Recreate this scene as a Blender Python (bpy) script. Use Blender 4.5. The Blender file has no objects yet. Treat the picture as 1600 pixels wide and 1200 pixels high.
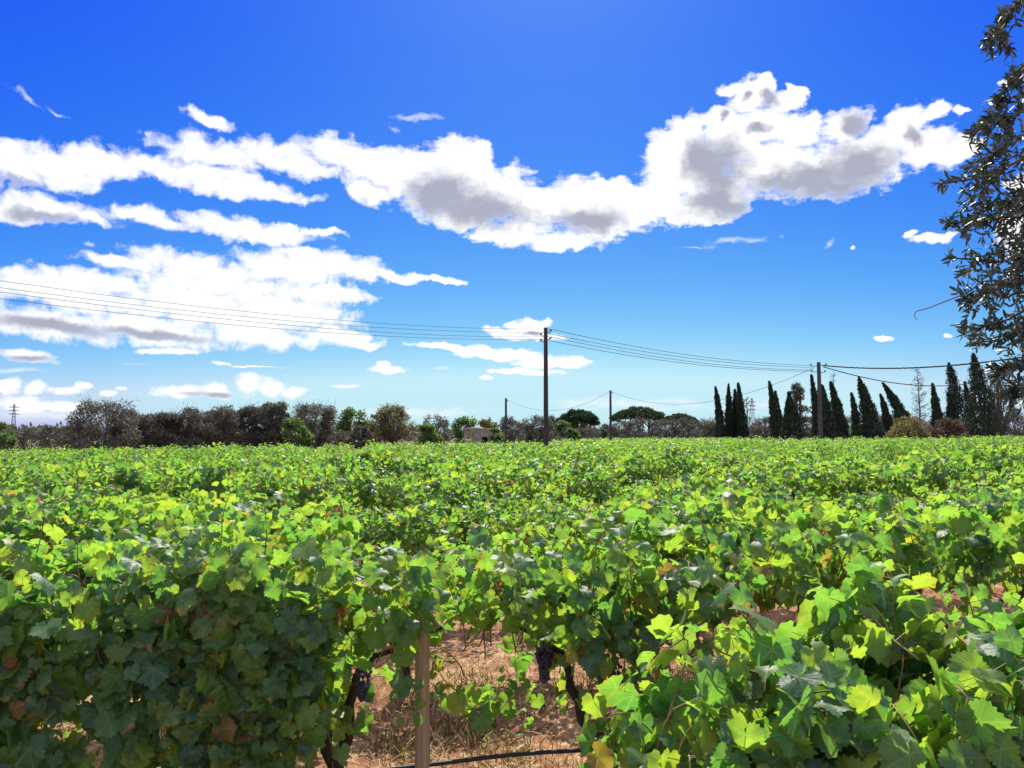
import bpy, math, random
import numpy as np
from mathutils import Matrix, Vector

# ------------------------------------------------------------------ camera, sky, sun, exposure
SC = bpy.context.scene
COL = SC.collection
F_PX = 1248.0            # focal length in pixels of the 1600-wide photograph
CAM_Z = 2.10
PITCH = math.atan(80 / F_PX)

cam_d = bpy.data.cameras.new('camera')
cam_d.sensor_width = 36.0
cam_d.lens = 36.0 * F_PX / 1600.0
cam_d.clip_start = 0.05
cam_d.clip_end = 9000.0
cam = bpy.data.objects.new('camera', cam_d)
cam.location = (0, 0, CAM_Z)
cam.rotation_euler = (math.pi / 2 + PITCH, 0, 0)
COL.objects.link(cam)
SC.camera = cam

SUN_EL, SUN_AZ = math.radians(47), math.radians(3)
SC.view_settings.view_transform = 'Standard'
SC.view_settings.look = 'None'
SC.view_settings.gamma = 1.0
SC.view_settings.use_curve_mapping = False
EXPOSURE = 0.75
SC.view_settings.exposure = EXPOSURE
SKY_STRENGTH = 0.12

SC.render.engine = 'CYCLES'
SC.cycles.max_bounces = 8
SC.cycles.diffuse_bounces = 4
SC.cycles.glossy_bounces = 2
SC.cycles.transmission_bounces = 4
SC.cycles.caustics_reflective = False
SC.cycles.caustics_refractive = False
SC.cycles.sample_clamp_indirect = 8.0
SC.cycles.use_denoising = True

sun_d = bpy.data.lights.new('sun', 'SUN')
sun_d.energy = 5.0
sun_d.angle = math.radians(0.53)
sun_d.color = (1.0, 0.95, 0.86)
sun = bpy.data.objects.new('sun', sun_d)
_dir = Vector((math.sin(SUN_AZ) * math.cos(SUN_EL), math.cos(SUN_AZ) * math.cos(SUN_EL), math.sin(SUN_EL)))
sun.rotation_euler = _dir.to_track_quat('Z', 'Y').to_euler()
COL.objects.link(sun)


def px_dir(px, py):
    """World direction of a point of the photograph (only used to find where things stand)."""
    x, y = (px - 800) / F_PX, (600 - py) / F_PX
    c, s = math.cos(PITCH), math.sin(PITCH)
    return np.array([x, c - s * y, s + c * y])


def azel(px, py):
    d = px_dir(px, py)
    d = d / np.linalg.norm(d)
    return math.degrees(math.atan2(d[0], d[1])), math.degrees(math.asin(d[2]))


class NT:
    """Small helper to write node trees."""
    def __init__(self, tree):
        self.t = tree
        self.n = tree.nodes
        self.l = tree.links

    def add(self, kind, **kw):
        n = self.n.new(kind)
        for k, v in kw.items():
            setattr(n, k, v)
        return n

    def put(self, sock, v):
        if hasattr(v, 'is_output'):
            self.l.new(v, sock)
        elif v is not None:
            sock.default_value = v

    def math(self, op, a, b=None, c=None, clamp=False):
        n = self.add('ShaderNodeMath', operation=op, use_clamp=clamp)
        for i, v in enumerate((a, b, c)):
            if v is not None:
                self.put(n.inputs[i], v)
        return n.outputs[0]

    def vmath(self, op, a, b=None, out=0):
        n = self.add('ShaderNodeVectorMath', operation=op)
        self.put(n.inputs[0], a)
        if b is not None:
            self.put(n.inputs[1], b)
        return n.outputs[out]

    def smooth(self, x, lo, hi):
        n = self.add('ShaderNodeMapRange', interpolation_type='SMOOTHSTEP')
        self.put(n.inputs['Value'], x)
        self.put(n.inputs['From Min'], lo)
        self.put(n.inputs['From Max'], hi)
        return n.outputs[0]

    def lin(self, x, lo, hi, a=0.0, b=1.0, clamp=True):
        n = self.add('ShaderNodeMapRange', clamp=clamp)
        self.put(n.inputs['Value'], x)
        self.put(n.inputs['From Min'], lo)
        self.put(n.inputs['From Max'], hi)
        self.put(n.inputs['To Min'], a)
        self.put(n.inputs['To Max'], b)
        return n.outputs[0]

    def noise(self, vec, scale, detail=4.0, rough=0.55, dist=0.0, out='Fac', dim='3D'):
        n = self.add('ShaderNodeTexNoise', noise_dimensions=dim)
        if vec is not None:
            self.put(n.inputs['Vector'], vec)
        n.inputs['Scale'].default_value = scale
        n.inputs['Detail'].default_value = detail
        n.inputs['Roughness'].default_value = rough
        n.inputs['Distortion'].default_value = dist
        return n.outputs[out]

    def mix(self, f, a, b, blend='MIX'):
        n = self.add('ShaderNodeMix', data_type='RGBA', blend_type=blend)
        self.put(n.inputs[0], f)
        for i, v in ((6, a), (7, b)):
            if isinstance(v, tuple) and len(v) == 3:
                v = (*v, 1.0)
            self.put(n.inputs[i], v)
        return n.outputs[2]

    def mixf(self, f, a, b):
        n = self.add('ShaderNodeMix', data_type='FLOAT')
        for i, v in enumerate((f, a, b)):
            self.put(n.inputs[i], v)
        return n.outputs[0]

    def ramp(self, x, stops, interp='LINEAR'):
        n = self.add('ShaderNodeValToRGB')
        n.color_ramp.interpolation = interp
        el = n.color_ramp.elements
        while len(el) < len(stops):
            el.new(0.5)
        for e, (p, c) in zip(el, stops):
            e.position = p
            e.color = (*c, 1.0)
        self.put(n.inputs[0], x)
        return n.outputs[0]


# ---- clouds, written as centres and radii in the photograph's frame, turned into azimuth and elevation
CUMULUS = [
    (65, 322, 80, 22, 3), (20, 330, 50, 18, 0), (120, 335, 60, 10, 5),
    (30, 262, 62, 34, 0), (75, 254, 50, 32, 0), (135, 256, 55, 34, 0), (110, 275, 60, 26, 0), (20, 245, 35, 20, 0), (175, 258, 60, 26, 0),
    (240, 262, 80, 24, 5), (330, 240, 95, 28, 4), (425, 238, 75, 26, 0), (320, 275, 110, 22, 8), (410, 298, 100, 14, 6), (340, 292, 70, 18, 8),
    (328, 187, 40, 13, 8), (520, 232, 55, 22, 0), (560, 246, 70, 34, 0), (610, 268, 70, 42, 0), (575, 298, 42, 24, 25), (470, 262, 70, 18, 0),
    (240, 342, 80, 12, 6), (365, 356, 125, 20, 4), (430, 366, 85, 18, 0), (500, 364, 45, 7, 0),
    (650, 258, 55, 32, 0), (720, 252, 62, 46, 0), (742, 236, 35, 26, 0), (690, 300, 80, 40, 0), (770, 300, 80, 50, 0), (840, 315, 80, 40, 0),
    (720, 335, 70, 28, 0), (900, 318, 70, 42, 0), (800, 365, 70, 22, 0), (930, 335, 70, 48, 0), (950, 300, 60, 26, 0), (980, 325, 55, 42, 0), (880, 378, 60, 18, 0),
    (1020, 315, 55, 42, 0), (1040, 280, 45, 40, 0), (1080, 325, 55, 28, 0), (1105, 335, 50, 20, 0),
    (1045, 240, 42, 42, 0), (1075, 205, 40, 32, 0), (1095, 255, 65, 62, 0), (1120, 305, 65, 40, 0), (1125, 185, 34, 26, 0), (1150, 215, 62, 46, 0),
    (1175, 150, 45, 30, 0), (1140, 136, 22, 12, 0), (1205, 128, 18, 16, 0), (1222, 155, 32, 20, 0), (1246, 138, 9, 24, -35), (1195, 195, 50, 30, 0),
    (1245, 205, 50, 34, 0), (1210, 260, 90, 48, 0), (1290, 270, 110, 42, 0), (1318, 200, 46, 34, 0), (1350, 255, 80, 48, 0), (1375, 225, 50, 40, 0),
    (1412, 195, 42, 38, 0), (1440, 230, 60, 36, 0), (1485, 235, 42, 28, 0), (1465, 172, 26, 14, 0), (1510, 228, 26, 20, 0), (1500, 170, 22, 9, 0),
    (350, 447, 180, 24, 4), (150, 440, 120, 20, 3), (500, 458, 85, 22, 5), (330, 497, 210, 22, 4), (60, 448, 90, 30, 0), (190, 410, 75, 12, 6), (320, 418, 130, 26, 5), (450, 420, 105, 32, 0), (540, 418, 75, 24, 6), (620, 431, 60, 9, 4), (690, 437, 38, 5, 2), (470, 396, 55, 14, 5),
    (120, 465, 140, 28, 4), (300, 468, 150, 34, 5), (440, 485, 125, 34, 5), (70, 505, 130, 30, 3), (230, 515, 150, 28, 5), (400, 520, 115, 24, 5), (525, 525, 70, 18, 4), (565, 537, 38, 9, 0), (265, 549, 55, 6, 0),
    (40, 556, 52, 11, 3), (345, 568, 22, 5, 0), (395, 573, 55, 2.2, 0),
    (285, 612, 52, 12, 0), (340, 610, 36, 14, 0), (388, 601, 22, 18, 0), (428, 606, 22, 18, 0), (458, 613, 26, 9, 0),
    (12, 602, 26, 16, 0), (55, 608, 20, 13, 0), (102, 612, 34, 10, 0), (130, 604, 18, 6, 0), (168, 615, 16, 6, 0), (40, 632, 60, 14, 0), (190, 607, 8, 3.5, 0), (100, 635, 50, 10, 0),
    (605, 578, 36, 7, 0), (600, 568, 14, 4, 0), (540, 603, 28, 3.5, 0),
    (822, 510, 34, 15, 0), (812, 522, 66, 9, 3), (852, 504, 16, 9, 0),
    (700, 543, 70, 6, 3), (780, 553, 85, 11, 5), (860, 566, 72, 11, 0), (825, 580, 75, 6, 2), (912, 562, 24, 4, 0), (760, 590, 15, 4, 0),
    (1455, 373, 34, 9, -5), (1423, 368, 9, 11, 20), (1483, 364, 16, 7, -10), (1337, 385, 8, 4, 0), (1382, 529, 16, 5, 0), (1480, 524, 8, 3.5, 0),
    (1595, 345, 45, 55, 0), (1600, 290, 30, 25, 0), (1590, 125, 16, 8, 0),
]
WISPS = [
    (170, 335, 110, 14, 8), (45, 150, 42, 7, 25), (95, 172, 24, 4, 20), (650, 186, 50, 6, -4), (608, 200, 14, 8, 0), (142, 382, 14, 5, 10),
    (1145, 376, 58, 8, -2), (1085, 382, 32, 2.5, 0), (1294, 378, 14, 9, -40), (1225, 373, 10, 4, 0), (980, 632, 190, 14, 0), (1180, 636, 120, 12, 0), (690, 574, 22, 5, 0),
    (20, 578, 60, 5, 0), (200, 568, 30, 2, 0), (60, 648, 190, 16, 0), (650, 645, 150, 14, 0), (520, 448, 60, 8, 5), (740, 545, 20, 6, 0), (1440, 180, 50, 22, 0),
]
SHADES = [
    (690, 305, 70, 40, -10), (755, 330, 95, 30, 8), (915, 345, 62, 24, 0), (1125, 270, 50, 58, 0), (1120, 318, 60, 28, 0), (1095, 250, 30, 40, 0),
    (1255, 280, 100, 26, 0), (1345, 262, 62, 40, 0), (1300, 292, 90, 20, 0), (1335, 195, 28, 18, 20), (1428, 212, 17, 18, 0), (1202, 155, 15, 15, 0), (1170, 150, 9, 8, 0), (1130, 178, 9, 10, 0), (1185, 202, 18, 7, 0),
    (80, 508, 130, 12, 4), (240, 524, 110, 8, 4), (30, 288, 55, 12, 0), (60, 335, 60, 10, 0), (40, 560, 45, 6, 0), (830, 520, 14, 4, 0), (340, 617, 60, 6, 0),
]


def build_world():
    w = bpy.data.worlds.new('World')
    SC.world = w
    w.use_nodes = True
    w.cycles.sampling_method = 'NONE'
    g = NT(w.node_tree)
    g.n.clear()
    out = g.add('ShaderNodeOutputWorld')
    sky = g.add('ShaderNodeTexSky', sky_type='NISHITA')
    sky.sun_disc = False
    sky.sun_elevation = SUN_EL
    sky.sun_rotation = SUN_AZ
    sky.air_density = 1.0
    sky.dust_density = 0.4
    sky.ozone_density = 2.0
    # the phone's colour rendering of the sky: the model's sky through one tone curve per channel
    sep = g.add('ShaderNodeSeparateColor')
    g.l.new(sky.outputs[0], sep.inputs[0])
    comb = g.add('ShaderNodeCombineColor')
    for i, (k, e, cap) in enumerate(SKY_GRADE):
        v = g.math('POWER', g.math('MULTIPLY', sep.outputs[i], 0.12), e)
        v = g.math('MINIMUM', g.math('MULTIPLY', v, k), cap)
        v = g.math('MULTIPLY', v, 1.0 / SKY_STRENGTH / 2 ** EXPOSURE)
        g.l.new(v, comb.inputs[i])
    skycol = comb.outputs[0]

    tc = g.add('ShaderNodeTexCoord')
    D = tc.outputs['Generated']
    sx = g.add('ShaderNodeSeparateXYZ')
    g.l.new(D, sx.inputs[0])
    az = g.math('MULTIPLY', g.math('ARCTAN2', sx.outputs[0], sx.outputs[1]), 180 / math.pi)
    el = g.math('MULTIPLY', g.math('ARCSINE', sx.outputs[2]), 180 / math.pi)
    white = FILL_CLOUD_WHITE / SKY_STRENGTH / 2 ** EXPOSURE
    CORE = tuple(v / SKY_STRENGTH / 2 ** EXPOSURE for v in (1.14, 1.14, 1.14))
    RIM = tuple(v / SKY_STRENGTH / 2 ** EXPOSURE for v in (0.92, 0.95, 0.98))
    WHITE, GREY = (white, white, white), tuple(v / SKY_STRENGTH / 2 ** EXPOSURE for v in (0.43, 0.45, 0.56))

    def background(col):
        bg = g.add('ShaderNodeBackground')
        bg.inputs['Strength'].default_value = SKY_STRENGTH
        g.put(bg.inputs['Color'], col)
        return bg.outputs[0]

    def choose(cond, a, b):
        n = g.add('ShaderNodeMixShader')
        g.l.new(cond, n.inputs[0])
        g.l.new(a, n.inputs[1])
        g.l.new(b, n.inputs[2])
        return n.outputs[0]

    # the sky all round: scattered fair-weather clouds, made brighter out of view to fill shade
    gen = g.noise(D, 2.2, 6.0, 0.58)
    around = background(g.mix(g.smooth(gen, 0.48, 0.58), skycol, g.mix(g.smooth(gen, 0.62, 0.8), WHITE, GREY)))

    cp = g.add('ShaderNodeCombineXYZ')
    g.l.new(az, cp.inputs[0])
    g.l.new(el, cp.inputs[1])
    P = cp.outputs[0]
    # features shrink towards the horizon, where the clouds are far
    size = g.lin(el, 0.0, 14.0, 0.16, 1.0)
    w1 = g.noise(P, 0.40, 6.0, 0.56, out='Color', dim='2D')
    w1 = g.vmath('SUBTRACT', w1, (0.5, 0.5, 0.5))
    w1 = g.vmath('MULTIPLY', w1, (2.2, 1.7, 0.0))
    ws = g.add('ShaderNodeVectorMath', operation='SCALE')
    g.l.new(w1, ws.inputs[0])
    g.l.new(size, ws.inputs['Scale'])
    Q = g.vmath('ADD', P, ws.outputs[0])

    def turned(vec, a):
        m = g.add('ShaderNodeVectorRotate', rotation_type='Z_AXIS')
        m.inputs['Angle'].default_value = math.radians(a)
        g.l.new(vec, m.inputs['Vector'])
        return m.outputs[0]
    TURN = (0, 5, 25, -35)
    QT = {0: Q, 5: turned(Q, 5), 25: turned(Q, 25), -35: turned(Q, -35)}
    left = g.smooth(g.math('MULTIPLY', az, -1.0), 4.0, 16.0)
    low = g.math('SUBTRACT', 1.0, g.smooth(el, 2.5, 9.0))
    stv = g.vmath('MULTIPLY', P, (0.5, 1.5, 0.0))
    streak = g.math('SUBTRACT', g.noise(stv, 1.2, 7.0, 0.6, dim='2D'), 0.5)
    fine = g.noise(P, 1.0, 8.0, 0.50, dim='2D')
    fine = g.math('SUBTRACT', g.mixf(low, fine, g.noise(P, 3.2, 6.0, 0.56, dim='2D')), 0.5)
    fine = g.math('MULTIPLY', g.mixf(g.math('MULTIPLY', left, 0.55), fine, streak), g.lin(low, 0.0, 1.0, 1.0, 1.5))
    # rounded billows
    vor = g.add('ShaderNodeTexVoronoi', voronoi_dimensions='2D', feature='F1')
    vor.inputs['Scale'].default_value = 0.85
    vor.inputs['Detail'].default_value = 3.0
    vor.inputs['Roughness'].default_value = 0.55
    g.l.new(Q, vor.inputs['Vector'])
    bil = g.math('SUBTRACT', 0.38, vor.outputs['Distance'])
    tex = g.noise(Q, 0.8, 6.0, 0.6, dim='2D')
    soft = g.math('MULTIPLY', g.smooth(tex, 0.48, 0.78), 0.2)

    def blob(cx, cy, rx, ry, rot):
        a, e = azel(cx, cy)
        return a, e, abs(azel(cx + rx, cy)[0] - a), abs(azel(cx, cy - ry)[1] - e), min(TURN, key=lambda v: abs(v - rot))

    # the streaky bands on the left are thin, the cumulus on the right is firm
    firm = g.lin(az, -16.0, -4.0, 1.1, 1.7)
    INS = {'q0': Q, 'q5': QT[5], 'q25': QT[25], 'q35': QT[-35], 'fine': fine, 'bil': bil, 'streak': streak, 'soft': soft, 'firm': firm}
    QN = {0: 'q0', 5: 'q5', 25: 'q25', -35: 'q35'}

    def sector(lo, hi):
        """Cloud cover and greyness for one stretch of the sky, as a node group that holds only the clouds near it."""
        tree = bpy.data.node_groups.new('clouds', 'ShaderNodeTree')
        for k in INS:
            tree.interface.new_socket(k, in_out='INPUT', socket_type='NodeSocketVector' if k[0] == 'q' else 'NodeSocketFloat')
        for k in ('alpha', 'shade'):
            tree.interface.new_socket(k, in_out='OUTPUT', socket_type='NodeSocketFloat')
        h = NT(tree)
        gi, go = h.add('NodeGroupInput').outputs, h.add('NodeGroupOutput')

        def field(blobs, k):
            acc = None
            for (a, e, rx, ry, rot) in (blob(*q) for q in blobs):
                if a + rx * 1.7 + 1.5 < lo or a - rx * 1.7 - 1.5 > hi:
                    continue
                c, s = math.cos(math.radians(rot)), math.sin(math.radians(rot))
                x, y = a * c - e * s, a * s + e * c
                vec = gi[QN[rot]]
                if acc is not None:       # a token dependence keeps the evaluation in sequence
                    tk = h.add('ShaderNodeVectorMath', operation='MULTIPLY_ADD')
                    h.l.new(acc, tk.inputs[0])
                    tk.inputs[1].default_value = (1e-7, 1e-7, 0)
                    h.l.new(vec, tk.inputs[2])
                    vec = tk.outputs[0]
                ma = h.add('ShaderNodeVectorMath', operation='MULTIPLY_ADD')
                ma.inputs[1].default_value = (1 / rx, 1 / ry, 0)
                ma.inputs[2].default_value = (-x / rx, -y / ry, 0)
                h.l.new(vec, ma.inputs[0])
                L = h.vmath('LENGTH', ma.outputs[0], out=1)
                acc = L if acc is None else h.math('SMOOTH_MIN', acc, L, k)
            return -5.0 if acc is None else h.math('SUBTRACT', 1.0, acc)

        c = field(CUMULUS, 0.25)
        c = h.math('MULTIPLY', c, gi['firm'])
        c = h.math('MULTIPLY_ADD', gi['fine'], 1.3, c)
        c = h.math('MULTIPLY_ADD', gi['bil'], 0.45, c)
        c = h.math('MAXIMUM', h.math('ADD', c, 0.30), 0.0)
        a_c = h.math('SUBTRACT', 1.0, h.math('EXPONENT', h.math('MULTIPLY', h.math('POWER', c, 1.6), -5.0)))
        s = h.math('MULTIPLY_ADD', gi['streak'], 1.9, field(WISPS, 0.2))
        a_s = h.math('MULTIPLY', h.smooth(s, 0.0, 1.1), 0.5)
        h.l.new(h.math('MAXIMUM', a_c, a_s), go.inputs['alpha'])
        # thick cores seen against the light are grey
        sh = field(SHADES, 0.4)
        sh = h.math('MULTIPLY_ADD', gi['fine'], 0.45, sh)
        sh = h.math('MULTIPLY_ADD', gi['bil'], -0.22, sh)
        h.l.new(h.math('MULTIPLY', h.math('MAXIMUM', h.smooth(sh, -0.25, 0.75), gi['soft']), a_c), go.inputs['shade'])
        gn = g.add('ShaderNodeGroup', node_tree=tree)
        for k, v in INS.items():
            g.l.new(v, gn.inputs[k])
        al = gn.outputs['alpha']
        lit = g.mix(al, RIM, CORE)
        return background(g.mix(al, skycol, g.mix(gn.outputs['shade'], lit, GREY)))

    cuts = [-40, -24, -14, -4, 6, 17, 40]
    window = sector(cuts[0], cuts[1])
    for lo, hi in zip(cuts[1:-1], cuts[2:]):
        window = choose(g.math('GREATER_THAN', az, lo), window, sector(lo, hi))
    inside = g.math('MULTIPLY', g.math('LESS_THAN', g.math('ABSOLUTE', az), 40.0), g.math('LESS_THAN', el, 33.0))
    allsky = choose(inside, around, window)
    # below the horizon: dull earth, not sky
    earth = background((1.0, 0.9, 0.65, 1.0))
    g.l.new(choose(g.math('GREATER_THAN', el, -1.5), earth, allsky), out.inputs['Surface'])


FILL_CLOUD_WHITE = 2.2  # white of the unseen clouds all round, raised to lift the shaded leaves
SKY_GRADE = [(0.66, 2.9, 0.56), (0.67, 2.0, 0.85), (0.95, 0.15, 1.0)]   # gain, power, ceiling for red, green, blue
build_world()

# ------------------------------------------------------------------ mesh helpers
RNG = np.random.default_rng(7)
random.seed(7)


def mesh_np(name, V, T, attrs=None, smooth=True, mat=None):
    """A mesh from numpy arrays: vertices (n,3), triangles (m,3), point attributes."""
    me = bpy.data.meshes.new(name)
    V = np.ascontiguousarray(V, dtype=np.float32)
    T = np.ascontiguousarray(T, dtype=np.int32)
    me.vertices.add(len(V))
    me.vertices.foreach_set('co', V.ravel())
    me.loops.add(T.size)
    me.loops.foreach_set('vertex_index', T.ravel())
    me.polygons.add(len(T))
    me.polygons.foreach_set('loop_start', np.arange(0, T.size, 3, dtype=np.int32))
    me.polygons.foreach_set('use_smooth', np.full(len(T), smooth, dtype=bool))
    for k, a in (attrs or {}).items():
        a = np.ascontiguousarray(a, dtype=np.float32)
        if a.ndim == 1:
            at = me.attributes.new(k, 'FLOAT', 'POINT')
            at.data.foreach_set('value', a)
        else:
            at = me.attributes.new(k, 'FLOAT_VECTOR', 'POINT')
            at.data.foreach_set('vector', a.ravel())
    me.update(calc_edges=True)
    if mat:
        me.materials.append(mat)
    return me


def link(name, me, parent=None, loc=None, mat4=None):
    o = bpy.data.objects.new(name, me)
    COL.objects.link(o)
    if parent is not None:
        o.parent = parent
    if mat4 is not None:
        o.matrix_basis = mat4
    elif loc is not None:
        o.location = loc
    return o


def empty(name, loc, rz=0.0, scale=1.0):
    o = bpy.data.objects.new(name, None)
    o.empty_display_size = 0.1
    COL.objects.link(o)
    o.location = loc
    o.rotation_euler = (0, 0, rz)
    o.scale = (scale, scale, scale)
    return o


def tag(o, label=None, cat=None, group=None, kind=None):
    for k, v in (('label', label), ('category', cat), ('group', group), ('kind', kind)):
        if v:
            o[k] = v
    return o


class Geo:
    """Collects triangles with a random number per piece."""
    def __init__(self):
        self.V, self.T, self.R, self.L, self.n = [], [], [], [], 0

    def add(self, V, T, rnd=0.0, lv=None):
        V = np.asarray(V, dtype=np.float64)
        T = np.asarray(T, dtype=np.int64)
        self.V.append(V)
        self.T.append(T + self.n)
        self.R.append(np.full(len(V), rnd) if np.isscalar(rnd) else np.asarray(rnd))
        self.L.append(np.zeros((len(V), 3)) if lv is None else lv)
        self.n += len(V)

    def tube(self, P, R, seg=6, rnd=0.0, cap=True):
        P = np.asarray(P, dtype=np.float64)
        R = np.broadcast_to(np.asarray(R, dtype=np.float64), (len(P),))
        d = np.gradient(P, axis=0)
        d /= np.linalg.norm(d, axis=1)[:, None] + 1e-9
        ref = np.array([0.0, 0.0, 1.0]) if abs(d[0][2]) < 0.9 else np.array([1.0, 0.0, 0.0])
        a = np.cross(d, ref)
        a /= np.linalg.norm(a, axis=1)[:, None] + 1e-9
        b = np.cross(d, a)
        th = np.linspace(0, 2 * np.pi, seg, endpoint=False)
        ring = P[:, None, :] + R[:, None, None] * (np.cos(th)[None, :, None] * a[:, None, :] + np.sin(th)[None, :, None] * b[:, None, :])
        V = ring.reshape(-1, 3)
        T = []
        for i in range(len(P) - 1):
            for j in range(seg):
                k = (j + 1) % seg
                p, q, r, s = i * seg + j, i * seg + k, (i + 1) * seg + k, (i + 1) * seg + j
                T += [(p, r, q), (p, s, r)]
        if cap:
            V = np.vstack([V, P[0], P[-1]])
            c0, c1 = len(V) - 2, len(V) - 1
            e = (len(P) - 1) * seg
            for j in range(seg):
                k = (j + 1) % seg
                T += [(c0, j, k), (c1, e + k, e + j)]
        self.add(V, T, rnd)

    def box(self, c, s, rz=0.0, rnd=0.0):
        x, y, z = np.asarray(s) / 2.0
        V = np.array([(i, j, k) for i in (-x, x) for j in (-y, y) for k in (-z, z)])
        ca, sa = math.cos(rz), math.sin(rz)
        V = np.stack([V[:, 0] * ca - V[:, 1] * sa, V[:, 0] * sa + V[:, 1] * ca, V[:, 2]], 1) + np.asarray(c)
        T = [(0, 1, 3), (0, 3, 2), (4, 6, 7), (4, 7, 5), (0, 4, 5), (0, 5, 1), (2, 3, 7), (2, 7, 6), (0, 2, 6), (0, 6, 4), (1, 5, 7), (1, 7, 3)]
        self.add(V, T, rnd)

    def pieces(self, tmpl, pos, rot, scale, rnd):
        """Copies of a template (V, T) at many places: pos (n,3), rot (n,3,3) columns = axes, scale (n,) or (n,3)."""
        TV, TT = tmpl
        n = len(pos)
        if n == 0:
            return
        scale = np.asarray(scale, dtype=np.float64)
        if scale.ndim == 1:
            scale = np.repeat(scale[:, None], 3, 1)
        S = TV[None] * scale[:, None, :]
        V = np.einsum('nij,nvj->nvi', rot, S) + np.asarray(pos)[:, None, :]
        nv = len(TV)
        T = (np.asarray(TT)[None] + (np.arange(n) * nv)[:, None, None]).reshape(-1, 3)
        self.add(V.reshape(-1, 3), T, np.repeat(rnd, nv), np.tile(TV, (n, 1)))

    def mesh(self, name, mat, smooth=True):
        return mesh_np(name, np.vstack(self.V), np.vstack(self.T), {'rnd': np.concatenate(self.R), 'lv': np.vstack(self.L)}, smooth, mat)


def unit(v):
    return v / (np.linalg.norm(v, axis=-1, keepdims=True) + 1e-9)


def frames(normal, tip):
    """Rotation matrices with local z = normal, local x = tip direction made square to it."""
    n = unit(normal)
    t = unit(tip - n * np.sum(tip * n, -1, keepdims=True))
    b = np.cross(n, t)
    return np.stack([t, b, n], -1)


# ------------------------------------------------------------------ materials
def new_mat(name):
    m = bpy.data.materials.new(name)
    m.use_nodes = True
    g = NT(m.node_tree)
    g.n.clear()
    out = g.add('ShaderNodeOutputMaterial')
    return m, g, out


def rnd_node(g):
    a = g.add('ShaderNodeAttribute', attribute_name='rnd')
    oi = g.add('ShaderNodeObjectInfo')
    return g.math('FRACT', g.math('ADD', a.outputs['Fac'], oi.outputs['Random']))


def leaf_mat(name, ramp, trans, fac=0.42, rough=0.42, veins=False, spec=0.5):
    m, g, out = new_mat(name)
    r = rnd_node(g)
    col = g.ramp(r, ramp)
    r2 = g.math('FRACT', g.math('MULTIPLY', r, 17.31))
    tcol = g.ramp(r, trans)
    if veins:
        lv = g.add('ShaderNodeAttribute', attribute_name='lv').outputs['Vector']
        rad = g.vmath('LENGTH', lv, out=1)
        # blotches and yellowing rims on some of the leaves
        off = g.add('ShaderNodeCombineXYZ')
        g.l.new(g.math('MULTIPLY', r, 97.0), off.inputs[2])
        bl = g.noise(g.vmath('ADD', lv, off.outputs[0]), 3.2, 4.0, 0.6)
        mott = g.ramp(bl, [(0.3, (0.7, 0.72, 0.75)), (0.7, (1.3, 1.25, 1.1))])
        col = g.mix(1.0, col, mott, 'MULTIPLY')
        tcol = g.mix(0.6, tcol, mott, 'MULTIPLY')
        rim = g.smooth(g.math('MULTIPLY_ADD', bl, 0.9, rad), 0.86, 1.12)
        sick = g.math('MULTIPLY', rim, g.smooth(r2, 0.74, 0.97))
        col = g.mix(sick, col, (0.22, 0.17, 0.02))
        tcol = g.mix(sick, tcol, (0.55, 0.38, 0.03))
        brown = g.math('MULTIPLY', g.smooth(g.math('MULTIPLY_ADD', bl, 1.1, rad), 1.18, 1.3), g.smooth(r2, 0.72, 0.9))
        col = g.mix(brown, col, (0.12, 0.05, 0.02))
        tcol = g.mix(brown, tcol, (0.22, 0.07, 0.02))
        # five main veins from the stalk
        sp = g.add('ShaderNodeSeparateXYZ')
        g.l.new(lv, sp.inputs[0])
        acc = None
        for a in (0, 52, -52, 112, -112):
            ca, sa = math.cos(math.radians(a)), math.sin(math.radians(a))
            fwd = g.math('MULTIPLY_ADD', sp.outputs[0], ca, g.math('MULTIPLY', sp.outputs[1], sa))
            crs = g.math('ABSOLUTE', g.math('MULTIPLY_ADD', sp.outputs[1], ca, g.math('MULTIPLY', sp.outputs[0], -sa)))
            d = g.math('ADD', crs, g.math('MULTIPLY', g.math('LESS_THAN', fwd, 0.0), 1.0))
            acc = d if acc is None else g.math('MINIMUM', acc, d)
        vein = g.math('SUBTRACT', 1.0, g.smooth(acc, 0.006, 0.022))
        col = g.mix(g.math('MULTIPLY', vein, 0.55), col, (0.17, 0.22, 0.07))
        tcol = g.mix(g.math('MULTIPLY', vein, 0.4), tcol, (0.62, 0.74, 0.16))
        fine = g.noise(lv, 9.0, 3.0, 0.6)
        bump = g.add('ShaderNodeBump')
        bump.inputs['Strength'].default_value = 0.15
        bump.inputs['Distance'].default_value = 0.02
        g.l.new(g.math('MULTIPLY_ADD', vein, -0.6, fine), bump.inputs['Height'])
    p = g.add('ShaderNodeBsdfPrincipled')
    g.l.new(col, p.inputs['Base Color'])
    p.inputs['Roughness'].default_value = rough
    p.inputs['Specular IOR Level'].default_value = spec
    t = g.add('ShaderNodeBsdfTranslucent')
    g.l.new(tcol, t.inputs['Color'])
    if veins:
        g.l.new(bump.outputs[0], p.inputs['Normal'])
    mx = g.add('ShaderNodeMixShader')
    mx.inputs[0].default_value = fac
    g.l.new(p.outputs[0], mx.inputs[1])
    g.l.new(t.outputs[0], mx.inputs[2])
    g.l.new(mx.outputs[0], out.inputs['Surface'])
    return m


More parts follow.
